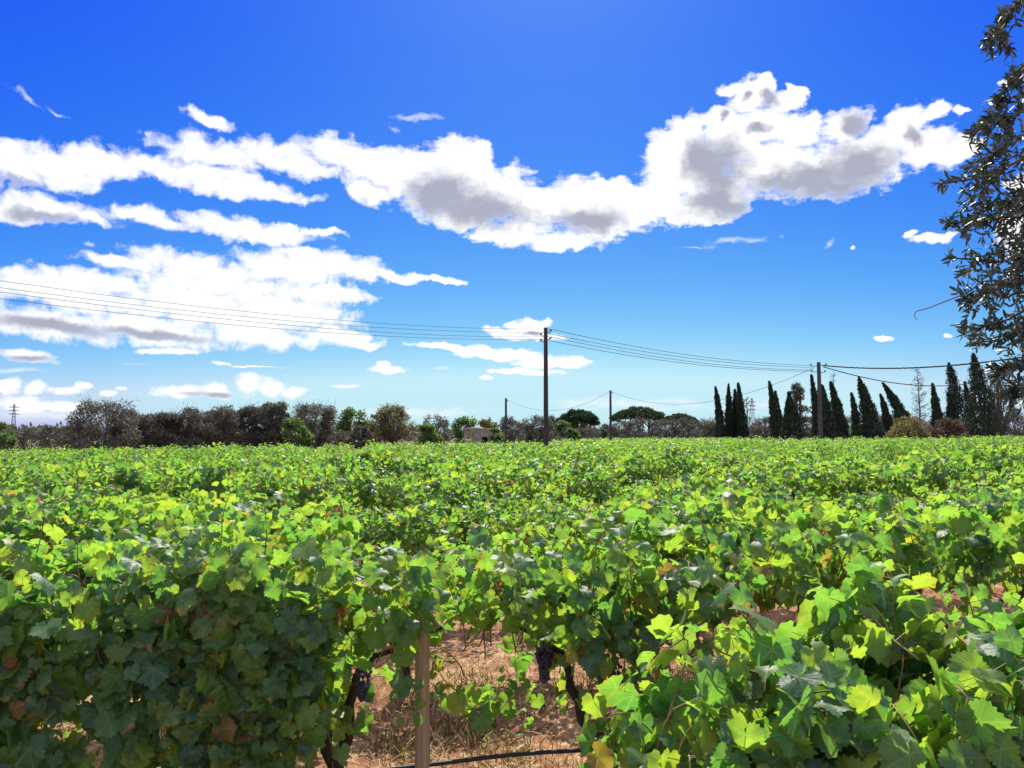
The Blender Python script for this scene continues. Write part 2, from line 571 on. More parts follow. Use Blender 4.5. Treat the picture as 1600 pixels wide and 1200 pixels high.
def plain_mat(name, c1, c2, scale=8.0, rough=0.8, bump=0.3, stretch=(1, 1, 1), spec=0.3, detail=6.0, metal=0.0, c3=None):
    m, g, out = new_mat(name)
    tc = g.add('ShaderNodeTexCoord')
    v = g.vmath('MULTIPLY', tc.outputs['Object'], stretch)
    n = g.noise(v, scale, detail, 0.6)
    col = g.ramp(n, [(0.3, c1), (0.7, c2)] + ([(0.8, c3)] if c3 else []))
    r = rnd_node(g)
    col = g.mix(1.0, col, g.ramp(r, [(0.0, (0.72, 0.72, 0.72)), (1.0, (1.1, 1.1, 1.1))]), 'MULTIPLY')
    p = g.add('ShaderNodeBsdfPrincipled')
    g.l.new(col, p.inputs['Base Color'])
    p.inputs['Roughness'].default_value = rough
    p.inputs['Specular IOR Level'].default_value = spec
    p.inputs['Metallic'].default_value = metal
    if bump:
        b = g.add('ShaderNodeBump')
        b.inputs['Strength'].default_value = bump
        b.inputs['Distance'].default_value = 0.02
        g.l.new(n, b.inputs['Height'])
        g.l.new(b.outputs[0], p.inputs['Normal'])
    g.l.new(p.outputs[0], out.inputs['Surface'])
    return m


VINE_RAMP = [(0.0, (0.032, 0.082, 0.045)), (0.35, (0.045, 0.105, 0.040)), (0.70, (0.065, 0.13, 0.032)), (0.95, (0.09, 0.15, 0.025)), (0.982, (0.14, 0.16, 0.03)), (0.994, (0.16, 0.07, 0.03)), (1.0, (0.13, 0.06, 0.03))]
VINE_TRANS = [(0.0, (0.17, 0.46, 0.05)), (0.35, (0.26, 0.58, 0.05)), (0.70, (0.40, 0.66, 0.05)), (0.95, (0.50, 0.70, 0.04)), (0.982, (0.62, 0.60, 0.05)), (0.994, (0.45, 0.20, 0.05)), (1.0, (0.35, 0.14, 0.06))]
M_LEAF = leaf_mat('vine leaf', VINE_RAMP, VINE_TRANS, 0.45, 0.48, veins=True, spec=0.38)
M_LEAF_FAR = leaf_mat('vine leaf at a distance', VINE_RAMP, VINE_TRANS, 0.41, 0.5, spec=0.3)
M_OLIVE_LEAF = leaf_mat('olive leaf', [(0.0, (0.022, 0.034, 0.022)), (0.6, (0.045, 0.06, 0.042)), (1.0, (0.13, 0.15, 0.13))], [(0.0, (0.03, 0.05, 0.02)), (1.0, (0.07, 0.10, 0.04))], 0.14, 0.45, spec=0.3)
M_GREY_LEAF = leaf_mat('dry olive foliage', [(0.0, (0.055, 0.052, 0.034)), (0.5, (0.088, 0.088, 0.056)), (1.0, (0.145, 0.14, 0.10))], [(0.0, (0.08, 0.08, 0.05)), (1.0, (0.18, 0.18, 0.11))], 0.25, 0.6, spec=0.3)
M_GREEN_LEAF = leaf_mat('broadleaf foliage', [(0.0, (0.02, 0.05, 0.018)), (0.6, (0.045, 0.09, 0.025)), (1.0, (0.08, 0.13, 0.03))], [(0.0, (0.10, 0.22, 0.03)), (1.0, (0.24, 0.36, 0.05))], 0.33, 0.5, spec=0.3)
M_YELLOW_LEAF = leaf_mat('yellowing foliage', [(0.0, (0.06, 0.055, 0.02)), (0.6, (0.10, 0.10, 0.03)), (1.0, (0.16, 0.14, 0.04))], [(0.0, (0.16, 0.16, 0.04)), (1.0, (0.32, 0.28, 0.06))], 0.33, 0.6, spec=0.3)
M_RED_LEAF = leaf_mat('reddish dry foliage', [(0.0, (0.06, 0.04, 0.03)), (0.6, (0.10, 0.065, 0.045)), (1.0, (0.13, 0.11, 0.06))], [(0.0, (0.12, 0.06, 0.03)), (1.0, (0.20, 0.13, 0.05))], 0.25, 0.7, spec=0.2)
M_CYPRESS = leaf_mat('cypress foliage', [(0.0, (0.012, 0.022, 0.014)), (0.7, (0.022, 0.04, 0.022)), (1.0, (0.04, 0.06, 0.03))], [(0.0, (0.02, 0.04, 0.015)), (1.0, (0.05, 0.08, 0.02))], 0.15, 0.6, spec=0.2)
M_PINE = leaf_mat('pine needles', [(0.0, (0.015, 0.032, 0.012)), (0.7, (0.03, 0.06, 0.02)), (1.0, (0.055, 0.09, 0.03))], [(0.0, (0.03, 0.06, 0.02)), (1.0, (0.07, 0.11, 0.03))], 0.2, 0.6, spec=0.2)
M_BARK = plain_mat('bark', (0.05, 0.04, 0.033), (0.13, 0.11, 0.09), 12.0, 0.9, 0.6, (1, 1, 0.35))
M_TWIG = plain_mat('dry twigs', (0.085, 0.07, 0.052), (0.16, 0.135, 0.10), 3.0, 0.9, 0.0)
M_VINE_BARK = plain_mat('vine bark', (0.025, 0.018, 0.014), (0.085, 0.06, 0.045), 30.0, 0.95, 0.9, (1, 1, 0.25))
M_CANE = plain_mat('cane', (0.16, 0.09, 0.035), (0.24, 0.20, 0.06), 6.0, 0.6, 0.0)
M_POST = plain_mat('post wood', (0.26, 0.17, 0.085), (0.50, 0.35, 0.19), 26.0, 0.85, 1.0, (1, 1, 0.05))
M_CONCRETE = plain_mat('pole concrete', (0.04, 0.039, 0.04), (0.075, 0.072, 0.07), 3.0, 0.85, 0.3)
M_POLE_WOOD = plain_mat('tarred pole wood', (0.022, 0.018, 0.017), (0.055, 0.045, 0.04), 9.0, 0.75, 0.4, (1, 1, 0.1))
M_WIRE = plain_mat('wire', (0.03, 0.03, 0.03), (0.06, 0.06, 0.06), 3.0, 0.95, 0.0, spec=0.05)
M_STEEL = plain_mat('galvanised steel', (0.25, 0.26, 0.28), (0.38, 0.39, 0.41), 3.0, 0.5, 0.0, metal=0.6)
M_PIPE = plain_mat('drip pipe plastic', (0.018, 0.018, 0.02), (0.05, 0.045, 0.04), 18.0, 0.6, 0.05, spec=0.25)
M_GRAPE = plain_mat('grape skin', (0.022, 0.02, 0.04), (0.09, 0.085, 0.13), 40.0, 0.5, 0.0)
M_STONE = plain_mat('hut limestone', (0.19, 0.155, 0.11), (0.36, 0.30, 0.22), 2.5, 0.9, 0.5)
M_DARK_WOOD = plain_mat('old door wood', (0.02, 0.016, 0.012), (0.05, 0.04, 0.03), 8.0, 0.9, 0.3)
M_CERAMIC = plain_mat('insulator', (0.12, 0.10, 0.09), (0.2, 0.17, 0.15), 5.0, 0.3, 0.0)
M_STRAW = plain_mat('dry grass', (0.38, 0.24, 0.10), (0.60, 0.43, 0.20), 2.0, 0.8, 0.0)


def ground_mat():
    m, g, out = new_mat('red soil and straw')
    tc = g.add('ShaderNodeTexCoord')
    P = tc.outputs['Object']
    big = g.noise(P, 0.5, 4.0, 0.6)
    mid = g.noise(P, 6.0, 6.0, 0.65)
    fib = g.noise(g.vmath('MULTIPLY', P, (1.0, 0.35, 1.0)), 60.0, 3.0, 0.6, dist=1.5)
    soil = g.ramp(mid, [(0.3, (0.15, 0.062, 0.03)), (0.55, (0.25, 0.11, 0.055)), (0.75, (0.33, 0.175, 0.085))])
    straw = g.ramp(fib, [(0.3, (0.28, 0.18, 0.09)), (0.6, (0.52, 0.38, 0.20))])
    f = g.smooth(g.math('MULTIPLY_ADD', fib, 0.5, g.math('MULTIPLY_ADD', mid, 0.6, g.math('MULTIPLY', big, 0.5))), 0.74, 1.0)
    col = g.mix(f, soil, straw)
    # the land beyond the vineyard is rough pasture
    sp = g.add('ShaderNodeSeparateXYZ')
    g.l.new(P, sp.inputs[0])
    col = g.mix(g.smooth(sp.outputs[1], 60.0, 110.0), col, g.ramp(big, [(0.35, (0.10, 0.085, 0.04)), (0.65, (0.12, 0.12, 0.05))]))
    p = g.add('ShaderNodeBsdfPrincipled')
    g.l.new(col, p.inputs['Base Color'])
    p.inputs['Roughness'].default_value = 0.95
    p.inputs['Specular IOR Level'].default_value = 0.15
    b = g.add('ShaderNodeBump')
    b.inputs['Strength'].default_value = 0.8
    b.inputs['Distance'].default_value = 0.03
    g.l.new(g.math('ADD', mid, g.math('MULTIPLY', fib, 0.4)), b.inputs['Height'])
    g.l.new(b.outputs[0], p.inputs['Normal'])
    g.l.new(p.outputs[0], out.inputs['Surface'])
    return m


# ------------------------------------------------------------------ the land
def hgt(x, y):
    """Lie of the land: level at the camera, falling gently to the left and rising to the right farther out."""
    x = np.asarray(x, dtype=np.float64)
    y = np.asarray(y, dtype=np.float64)
    d = np.hypot(x, y)
    t = np.clip((d - 8.0) / 40.0, 0, 1)
    s = t * t * (3 - 2 * t)
    far = 1.0 / (1.0 + (d / 160.0) ** 2)
    return s * 0.0125 * np.clip(x, -60, 60) * far


def gz(x, y):
    return float(hgt(x, y))


def build_ground():
    def axis(near, step, far, n):
        a = np.arange(-near, near + step / 2, step)
        b = near * (far / near) ** (np.arange(1, n + 1) / n)
        return np.concatenate([-b[::-1], a, b])
    xs, ys = axis(16, 0.2, 5000, 46), axis(16, 0.2, 5000, 46)
    X, Y = np.meshgrid(xs, ys, indexing='ij')
    rough = RNG.normal(0, 1, X.shape)
    k = np.array([1, 2, 1]) / 4.0
    for _ in range(2):
        rough = np.apply_along_axis(lambda v: np.convolve(v, k, 'same'), 0, rough)
        rough = np.apply_along_axis(lambda v: np.convolve(v, k, 'same'), 1, rough)
    Z = hgt(X, Y) + rough * 0.045 * (np.hypot(X, Y) < 15.5)
    nx, ny = X.shape
    V = np.stack([X, Y, Z], -1).reshape(-1, 3)
    i, j = np.meshgrid(np.arange(nx - 1), np.arange(ny - 1), indexing='ij')
    a = (i * ny + j).ravel()
    T = np.concatenate([np.stack([a, a + ny, a + ny + 1], 1), np.stack([a, a + ny + 1, a + 1], 1)])
    o = link('ground', mesh_np('ground', V, T, mat=ground_mat()))
    tag(o, 'red brown soil littered with dry straw under the vines', 'ground', kind='structure')


build_ground()

# ------------------------------------------------------------------ leaves
def vine_leaf(n, seed, ring=True):
    """Five-lobed toothed vine leaf, stalk joint at the origin, tip along +x, about 1.15 across."""
    r = np.random.default_rng(seed)
    key = np.radians([0, 14, 27, 40, 52, 66, 80, 97, 112, 130, 150, 166, 176, 180])
    val = np.array([.72, .62, .55, .60, .65, .57, .50, .53, .56, .51, .47, .40, .22, .05])
    val = val * (1 + r.normal(0, .04, len(val)))
    ph = np.linspace(-math.pi, math.pi, n, endpoint=False)
    side = 1 + r.normal(0, .05)
    rad = np.interp(np.abs(ph), key, val) * np.where(ph > 0, side, 1 / side)
    if n >= 24:
        rad = rad * (1 + 0.068 * np.where(np.arange(n) % 2 == 0, 1, -1))
    f1, f2 = r.uniform(-.7, .15), r.uniform(.08, .24)
    p1, p2 = r.uniform(0, 6.28, 2)
    fold = r.uniform(-.35, .45)

    def lift(x, y):
        rr = np.hypot(x, y)
        a = np.arctan2(y, x)
        return f1 * rr ** 2 + f2 * np.sin(3 * a + p1) * rr ** 1.5 + .05 * np.sin(7 * a + p2) * rr ** 2 + fold * np.abs(y) * .6

    rings = [0.55, 1.0] if ring else [1.0]
    V = [np.zeros((1, 3))]
    for q in rings:
        x, y = rad * q * np.cos(ph), rad * q * np.sin(ph)
        V.append(np.stack([x, y, lift(x, y)], 1))
    V = np.vstack(V)
    T = []
    for i in range(n):
        k = (i + 1) % n
        T.append((0, 1 + i, 1 + k))
        if ring:
            T += [(1 + i, 1 + n + i, 1 + n + k), (1 + i, 1 + n + k, 1 + k)]
    return V, np.array(T)


LEAF_HI = [vine_leaf(46, s, True) for s in range(10)]
LEAF_NEAR = [vine_leaf(24, 20 + s, True) for s in range(8)]
LEAF_MID = [vine_leaf(16, 40 + s, False) for s in range(6)]
LEAF_LOW = [vine_leaf(7, 60 + s, False) for s in range(5)]
LEAF_HI_ME = [mesh_np('vine_leaf', V, T, {'rnd': np.zeros(len(V)), 'lv': V}, True, M_LEAF) for V, T in LEAF_HI]


def scatter_leaves(geo, tmpls, pos, rot, sc, rnd, rng):
    pick = rng.integers(0, len(tmpls), len(pos))
    for k, t in enumerate(tmpls):
        m = pick == k
        geo.pieces(t, pos[m], rot[m], sc[m], rnd[m])


def grow_vine(rng, half=0.68, n_up=22, top=1.50, cordon=0.86, hang=0, hang_x=(-0.6, 0.6), hang_z=0.35, side=None, step=0.054, size=0.104, xlim=None, low=0, low_x=(-.6, .6), extra=()):
    """Shoots of one vine as polylines with the leaves they carry. Local x along the row, +y away from the camera, z up."""
    shoots, pos, nrm, tip, sc, base = [], [], [], [], [], []

    def shoot(p, d, length, mode, sgn):
        P = [p.copy()]
        n = int(length / step)
        peak = top + rng.normal(0, 0.11)
        for i in range(n):
            if mode == 'up':
                over = p[2] - (peak - 0.22)
                pull = np.array([0.0, sgn * 0.10, 0.30]) if over < 0 else np.array([0.0, sgn * 0.42, -0.75])
            elif mode == 'tip':
                pull = np.array([0.0, 0.0, 0.18])
            elif mode == 'reach':
                pull = np.array([0.0, 0.0, 0.06 - 0.012 * i])
            elif mode == 'hang':
                pull = np.array([0.0, sgn * (0.25 if i < 6 else -0.03), -0.55 if i > 3 else 0.1])
            else:
                pull = np.array([0.0, sgn * 0.15, 0.10 - 0.02 * i])
            d = unit(d + pull * 0.42 + rng.normal(0, 0.16, 3))
            p = p + d * step
            if p[2] < hang_z * 0.6:
                break
            if abs(p[1]) > 0.40:
                p[1] *= 0.9
            P.append(p.copy())
        P = np.array(P)
        shoots.append(P)
        m = len(P)
        for i in range(1, m):
            if i < 4 and mode == 'up' and rng.random() < 0.6:
                continue
            for rep in range(2 if rng.random() < 0.42 else 1):
                s = 1 if (i + rep) % 2 else -1
                dd = unit(P[i] - P[i - 1])
                lat = unit(np.cross(dd, np.array([0, 0, 1.0])) + 1e-3)
                out = np.array([0.0, 1.0 if P[i][1] > 0 else -1.0, 0.0])
                if mode in ('tip', 'reach'):
                    out = np.array([0.0, rng.choice([-1.0, 1.0]), 0.0])
                k = min(1.0, (m - i) / 6.0)
                stalk = 0.085 * (0.5 + 0.5 * k)
                q = P[i] + unit(lat * s + out * 0.5 + np.array([0, 0, 0.25]) + rng.normal(0, 0.35, 3)) * stalk * (1 + rep * 0.7)
                hi = np.clip((q[2] - 1.2) / 0.4, 0, 1)
                nn = out * (0.85 - 0.30 * hi) + np.array([0, 0, 0.28 + 0.32 * hi]) + rng.normal(0, 0.54, 3)
                tt = out * 0.35 + np.array([0, 0, -0.9]) + lat * s * 0.45 + rng.normal(0, 0.35, 3)
                pos.append(q)
                nrm.append(nn)
                tip.append(tt)
                sc.append(size * (0.35 + 0.65 * k) * (rng.uniform(0.55, 1.28)))
                base.append(P[i])

    knots = np.linspace(-half * .85, half * .85, 4) + rng.normal(0, .08, 4)
    for i in range(n_up):
        x = -half + 2 * half * (i + rng.random()) / n_up
        if rng.random() < .6:
            x = rng.choice(knots) + rng.normal(0, .07)
        sgn = rng.choice([-1.0, 1.0])
        p = np.array([x, rng.normal(0, 0.03), cordon + rng.normal(0, 0.06)])
        shoot(p, unit(np.array([rng.normal(0, 0.35), sgn * rng.uniform(0.1, 0.8), 0.9])), rng.uniform(0.75, 1.5), 'up', sgn)
    for i in range(max(1, n_up // 5)):
        x = rng.uniform(-half, half)
        p = np.array([x, rng.normal(0, 0.1), top - 0.18])
        shoot(p, unit(np.array([rng.normal(0, 0.5), rng.normal(0, 0.4), 1.0])), rng.uniform(0.15, 0.52), 'tip', 1)
    for i in range(hang):
        x = rng.uniform(*hang_x)
        sgn = -1.0 if rng.random() < 0.72 else 1.0
        p = np.array([x, 0.0, rng.uniform(0.85, 1.35)])
        shoot(p, unit(np.array([rng.normal(0, 0.3), sgn * 1.0, 0.3])), rng.uniform(0.8, 1.5), 'hang', sgn)
    for i in range(low):
        x = rng.uniform(*low_x)
        sgn = rng.choice([-1.0, 1.0])
        p = np.array([x, 0.0, rng.uniform(0.42, 0.6)])
        shoot(p, unit(np.array([rng.choice([-1, 1]), sgn * 0.3, 0.2])), rng.uniform(0.3, 0.6), 'low', sgn)
    for (p, d, L) in extra:
        shoot(np.array(p, dtype=float), unit(np.array(d, dtype=float)), L, 'reach', 1)
    n_extra = len(extra)
    pos, nrm, tip, sc, base = map(np.array, (pos, nrm, tip, sc, base))
    if xlim is not None:
        keep = (pos[:, 0] > xlim[0] + (xlim[2] * (pos[:, 2] - 1.0) if len(xlim) > 2 else 0)) & (pos[:, 0] < xlim[1])
        if n_extra:
            m = len(pos) - sum(1 for b in base if any(np.array_equal(b, q) for P in shoots[-n_extra:] for q in P))
            keep[m:] = True
        pos, nrm, tip, sc, base = pos[keep], nrm[keep], tip[keep], sc[keep], base[keep]
        shoots = [P for i, P in enumerate(shoots) if i >= len(shoots) - n_extra or (P[:, 0].min() > xlim[0] and P[:, 0].max() < xlim[1] + .1 and P[-1][0] > xlim[0] + .75 * max(0, P[-1][2] - 1))]
    return shoots, pos, nrm, tip, sc, base


ROW_A = math.atan2(0.2672, 0.9636)
E = np.array([math.cos(ROW_A), math.sin(ROW_A)])
N = np.array([-math.sin(ROW_A), math.cos(ROW_A)])
ROW0, GAP, VSP = 2.37, 2.2, 1.3


def row_p(k):
    return ROW0 + GAP * k


def at_row(k, s):
    q = N * row_p(k) + E * s
    return np.array([q[0], q[1], gz(q[0], q[1])])


def pix_s(k, px):
    """Place along row k seen at column px of the photograph."""
    u = (px - 800) / F_PX
    v = np.array([u, 1.0])
    d = row_p(k) / float(v @ N)
    return d * float(v @ E)


def trunk_geo(rng, fork=0.3, cordon=0.88, half=0.6, seg=8, vee=False):
    """Gnarled vine trunk that splits into two arms trained along the wire."""
    g = Geo()

    def wob(P, a):
        return P + rng.normal(0, a, P.shape)
    def path(pts, n):
        pts = np.array(pts, dtype=float)
        t = np.linspace(0, len(pts) - 1, n)
        return np.stack([np.interp(t, np.arange(len(pts)), pts[:, i]) for i in range(3)], 1)
    P = wob(path([(0, 0, -.05), (.02, .01, fork * .5), (0, 0, fork)], 6), .006)
    g.tube(P, np.linspace(.05, .042, 6), seg, .3)
    for s in (-1, 1):
        w = .24 if vee else .07
        P = wob(path([(0, 0, fork - .02), (s * w * .7, .0, fork + .10), (s * w, .01, fork + .32), (s * (w + .04), 0, cordon - .08), (s * (w + .16), 0, cordon), (s * half, 0, cordon + .13)], 14), .008)
        g.tube(P, np.linspace(.04, .009, 14), seg, .5)
    return g


def cluster_geo(rng, L=0.17):
    g = Geo()
    import_ico = ICO
    n = 85
    pos = []
    for i in range(n):
        t = rng.random() ** 0.8
        rad = 0.05 * (1 - t) ** 0.6 * (0.5 + 0.5 * rng.random()) + 0.006
        a = rng.uniform(0, 6.28)
        pos.append((rad * math.cos(a), rad * math.sin(a), -0.02 - t * L))
    pos = np.array(pos)
    g.pieces(import_ico, pos, np.repeat(np.eye(3)[None], n, 0), np.full(n, .0105), rng.random(n))
    g.tube([(0, 0, 0.04), (0, 0, 0), (0, 0, -L * .6)], .003, 4)
    return g


def make_ico():
    import bmesh
    bm = bmesh.new()
    bmesh.ops.create_icosphere(bm, subdivisions=1, radius=1.0)
    V = np.array([v.co[:] for v in bm.verts])
    T = np.array([[v.index for v in f.verts] for f in bm.faces])
    bm.free()
    return V, T


ICO = make_ico()
CLUSTERS = [cluster_geo(np.random.default_rng(300 + i)).mesh('grape_cluster', M_GRAPE) for i in range(3)]


def near_vine(k, s, label, group, seed, n_parts=220, grapes=(), vee=False, **kw):
    """A vine close enough to show its leaves: the ones that show largest are parts of their own."""
    rng = np.random.default_rng(seed)
    root = empty('grape_vine', at_row(k, s), ROW_A)
    tag(root, label, 'grape vine', group)
    link('trunk', trunk_geo(rng, vee=vee).mesh('trunk', M_VINE_BARK), root)
    shoots, pos, nrm, tip, sc, base = grow_vine(rng, **kw)
    cg = Geo()
    for P in shoots:
        if len(P) > 2:
            o = Geo()
            o.tube(P, np.linspace(.0048, .002, len(P)), 5, float(rng.random()))
            link('cane', o.mesh('cane', M_CANE), root)
    for b, q in zip(base, pos):
        cg.tube(np.array([b, b * .4 + q * .6 + (0, 0, .01), q]), .0014, 3, float(rng.random()), cap=False)
    so = link('leaf_stalks', cg.mesh('leaf_stalks', M_CANE), root)
    so['kind'] = 'stuff'
    rot = frames(nrm, tip)
    rnd = rng.random(len(pos))
    score = -pos[:, 1] * 1.0 + pos[:, 2] * 0.35 + rng.normal(0, .06, len(pos))
    order = np.argsort(-score)
    big = order[:n_parts]
    rest = order[n_parts:]
    for i in big:
        M = Matrix.Identity(4)
        R = rot[i] * sc[i]
        for a in range(3):
            for b in range(3):
                M[a][b] = R[a][b]
            M[a][3] = pos[i][a]
        link('leaf', LEAF_HI_ME[int(rng.integers(0, len(LEAF_HI_ME)))], root, mat4=M)
    g = Geo()
    scatter_leaves(g, LEAF_NEAR, pos[rest], rot[rest], sc[rest], rnd[rest], rng)
    f = link('foliage', g.mesh('foliage', M_LEAF), root)
    f['kind'] = 'stuff'
    for (x, y, z) in grapes:
        link('grape_cluster', CLUSTERS[int(rng.integers(0, 3))], root, mat4=Matrix.Translation((x, y, z)) @ Matrix.Rotation(rng.uniform(0, 6.28), 4, 'Z'))
    return root


# ---- row beside the camera (it starts at the middle of the view) and the long row behind it
G0, G1 = 'vines of the row beside the camera', 'vines of the long row in front'
S0 = pix_s(0, 1010)
near_vine(0, S0 + 0.55, 'large sunlit grape vine at the open end of the nearest row, pale shoot reaching out', G0, 101, 300, top=1.35, n_up=34, cordon=.78, hang=16, hang_x=(-.45, .6), hang_z=.5, size=.107, xlim=(-.70, .75, .75), extra=[((-.05, -.05, 1.36), (-.9, -.1, .42), .5), ((-.1, -.02, 1.30), (-.8, -.2, .35), .42), ((-.15, .0, 1.2), (-.9, -.2, .2), .35)])
near_vine(0, S0 + 1.75, 'grape vine in the nearest row with yellow spotted leaves, beside the frame edge', G0, 102, 300, top=1.42, n_up=34, cordon=.80, hang=12, hang_z=.6, size=.107)
near_vine(0, S0 + 2.95, 'unseen grape vine continuing the nearest row, added to block light', G0, 103, 120, top=1.55, n_up=22, hang=4, size=.13)  # stands outside the view, added to block light

S1 = pix_s(1, 948)
near_vine(1, S1 - 3 * VSP, 'grape vine at the very left of the long front row, wall of shaded leaves', G1, 111, 220, n_up=28, hang=52, hang_x=(-.7, .7), hang_z=.1)
near_vine(1, S1 - 2 * VSP, 'grape vine in the front row with leaves hanging to the straw, left of post', G1, 112, 300, n_up=28, hang=54, hang_x=(-.7, .7), hang_z=.12, grapes=[(.3, -.25, .75)])
near_vine(1, S1 - VSP - .3, 'grape vine in the front row directly behind the wooden post', G1, 113, 300, n_up=26, hang=24, hang_x=(-.6, .08), hang_z=.26, low=6, low_x=(-.1, .95), grapes=[(.12, -.22, .9)], half=.95)
near_vine(1, S1, 'grape vine with forked bare trunk and dark grapes right of the post', G1, 114, 300, vee=True, n_up=26, hang=13, hang_x=(-.3, .02), hang_z=.3, grapes=[(-.45, -.12, .93), (-.42, -.06, .86), (.04, -.15, .72), (.0, -.1, .78), (-.12, -.15, 1.0), (.4, -.2, .95)])
near_vine(1, S1 + VSP, 'grape vine in the front row behind the pale protruding shoot', G1, 115, 220, n_up=26, cordon=1.0, grapes=[(-.1, -.2, .95), (.3, -.2, .95)])
near_vine(1, S1 + 2 * VSP, 'grape vine in the front row above the patch of bare red soil', G1, 116, 180, n_up=24, cordon=1.10, top=1.54)
near_vine(1, S1 + 3 * VSP, 'grape vine at the right end of the front row in deep shade', G1, 117, 140, n_up=26, cordon=1.05, top=1.54)


# ---- the rows behind: every vine that shows is one, copied from a few grown ones
def vine_variant(seed, tmpls, n_up, step, size, mat, hang=2):
    rng = np.random.default_rng(seed)
    _, pos, nrm, tip, sc, _ = grow_vine(rng, half=.72, n_up=n_up, step=step, size=size, hang=hang)
    g = Geo()
    scatter_leaves(g, tmpls, pos, frames(nrm, tip), sc, rng.random(len(pos)), rng)
    return g.mesh('foliage', mat)


MID = [vine_variant(500 + i, LEAF_MID, 32, .052, .091, M_LEAF) for i in range(8)]
LOW = [vine_variant(600 + i, LEAF_LOW, 34, .055, .086, M_LEAF_FAR) for i in range(8)]
TRUNKS = [trunk_geo(np.random.default_rng(700 + i), seg=6).mesh('trunk', M_VINE_BARK) for i in range(4)]
ORD = ['first', 'second', 'third', 'fourth', 'fifth', 'sixth', 'seventh', 'eighth', 'ninth', 'tenth', 'eleventh', 'twelfth', 'thirteenth', 'fourteenth', 'fifteenth', 'sixteenth', 'seventeenth', 'eighteenth', 'nineteenth', 'twentieth', 'twenty-first', 'twenty-second']


def ordinal(n):
    return ORD[n - 1] if n <= len(ORD) else '%dth' % n if n % 10 not in (1, 2, 3) else '%d%s' % (n, {1: 'st', 2: 'nd', 3: 'rd'}[n % 10])


def field_end(u):
    """How far the vineyard reaches in each direction u = x / y."""
    return float(np.interp(u, [-.75, -.5, -.28, -.12, 0, .04, .09, .2, .3, .75], [50, 52, 58, 60, 62, 70, 108, 112, 86, 74]))


def build_rows():
    rng = np.random.default_rng(42)
    spots = []
    for k in range(2, 22):
        s = -70 + (k * 0.37) % VSP
        while s < 90:
            q = at_row(k, s)
            if q[1] > 1 and abs(q[0] / q[1]) < 0.665 + 0.9 / q[1] and q[1] < field_end(q[0] / q[1]):
                spots.append((q[1], k, s))
            s += VSP
    spots = [p for p in spots if rng.random() > .06]
    spots.sort()
    single = spots[:289]
    count = {}
    for k, s in sorted((k, s) for _, k, s in single):
        count[(k, s)] = 1 + max([v for (kk, _), v in count.items() if kk == k], default=0)
    for y, k, s in single:
        s2 = s + rng.normal(0, .06)
        q = at_row(k, s2)
        flip = math.pi if rng.random() < .5 else 0.0
        sc = rng.uniform(.90, 1.09)
        dip = {2: .86, 3: .95}.get(k, 1.0)
        lab = '%s grape vine from the left in the %s row back from the camera' % (ordinal(count[(k, s)]), ORD[k])
        grp = 'vines of the %s row back' % ORD[k]
        if k <= 6:
            root = empty('grape_vine', q, ROW_A + flip, sc)
            root.scale[2] = dip * sc * rng.uniform(.82, 1.10)
            link('trunk', TRUNKS[int(rng.integers(0, 4))], root)
            f = link('foliage', MID[int(rng.integers(0, len(MID)))], root)
            f['kind'] = 'stuff'
        else:
            root = link('grape_vine', LOW[int(rng.integers(0, len(LOW)))], None, q)
            root.rotation_euler = (0, 0, ROW_A + flip)
            root.scale = (sc, sc, sc * rng.uniform(.80, 1.12))
        tag(root, lab, 'grape vine', grp)
    ymax = single[-1][0]
    return ymax


Y_SINGLE = build_rows()


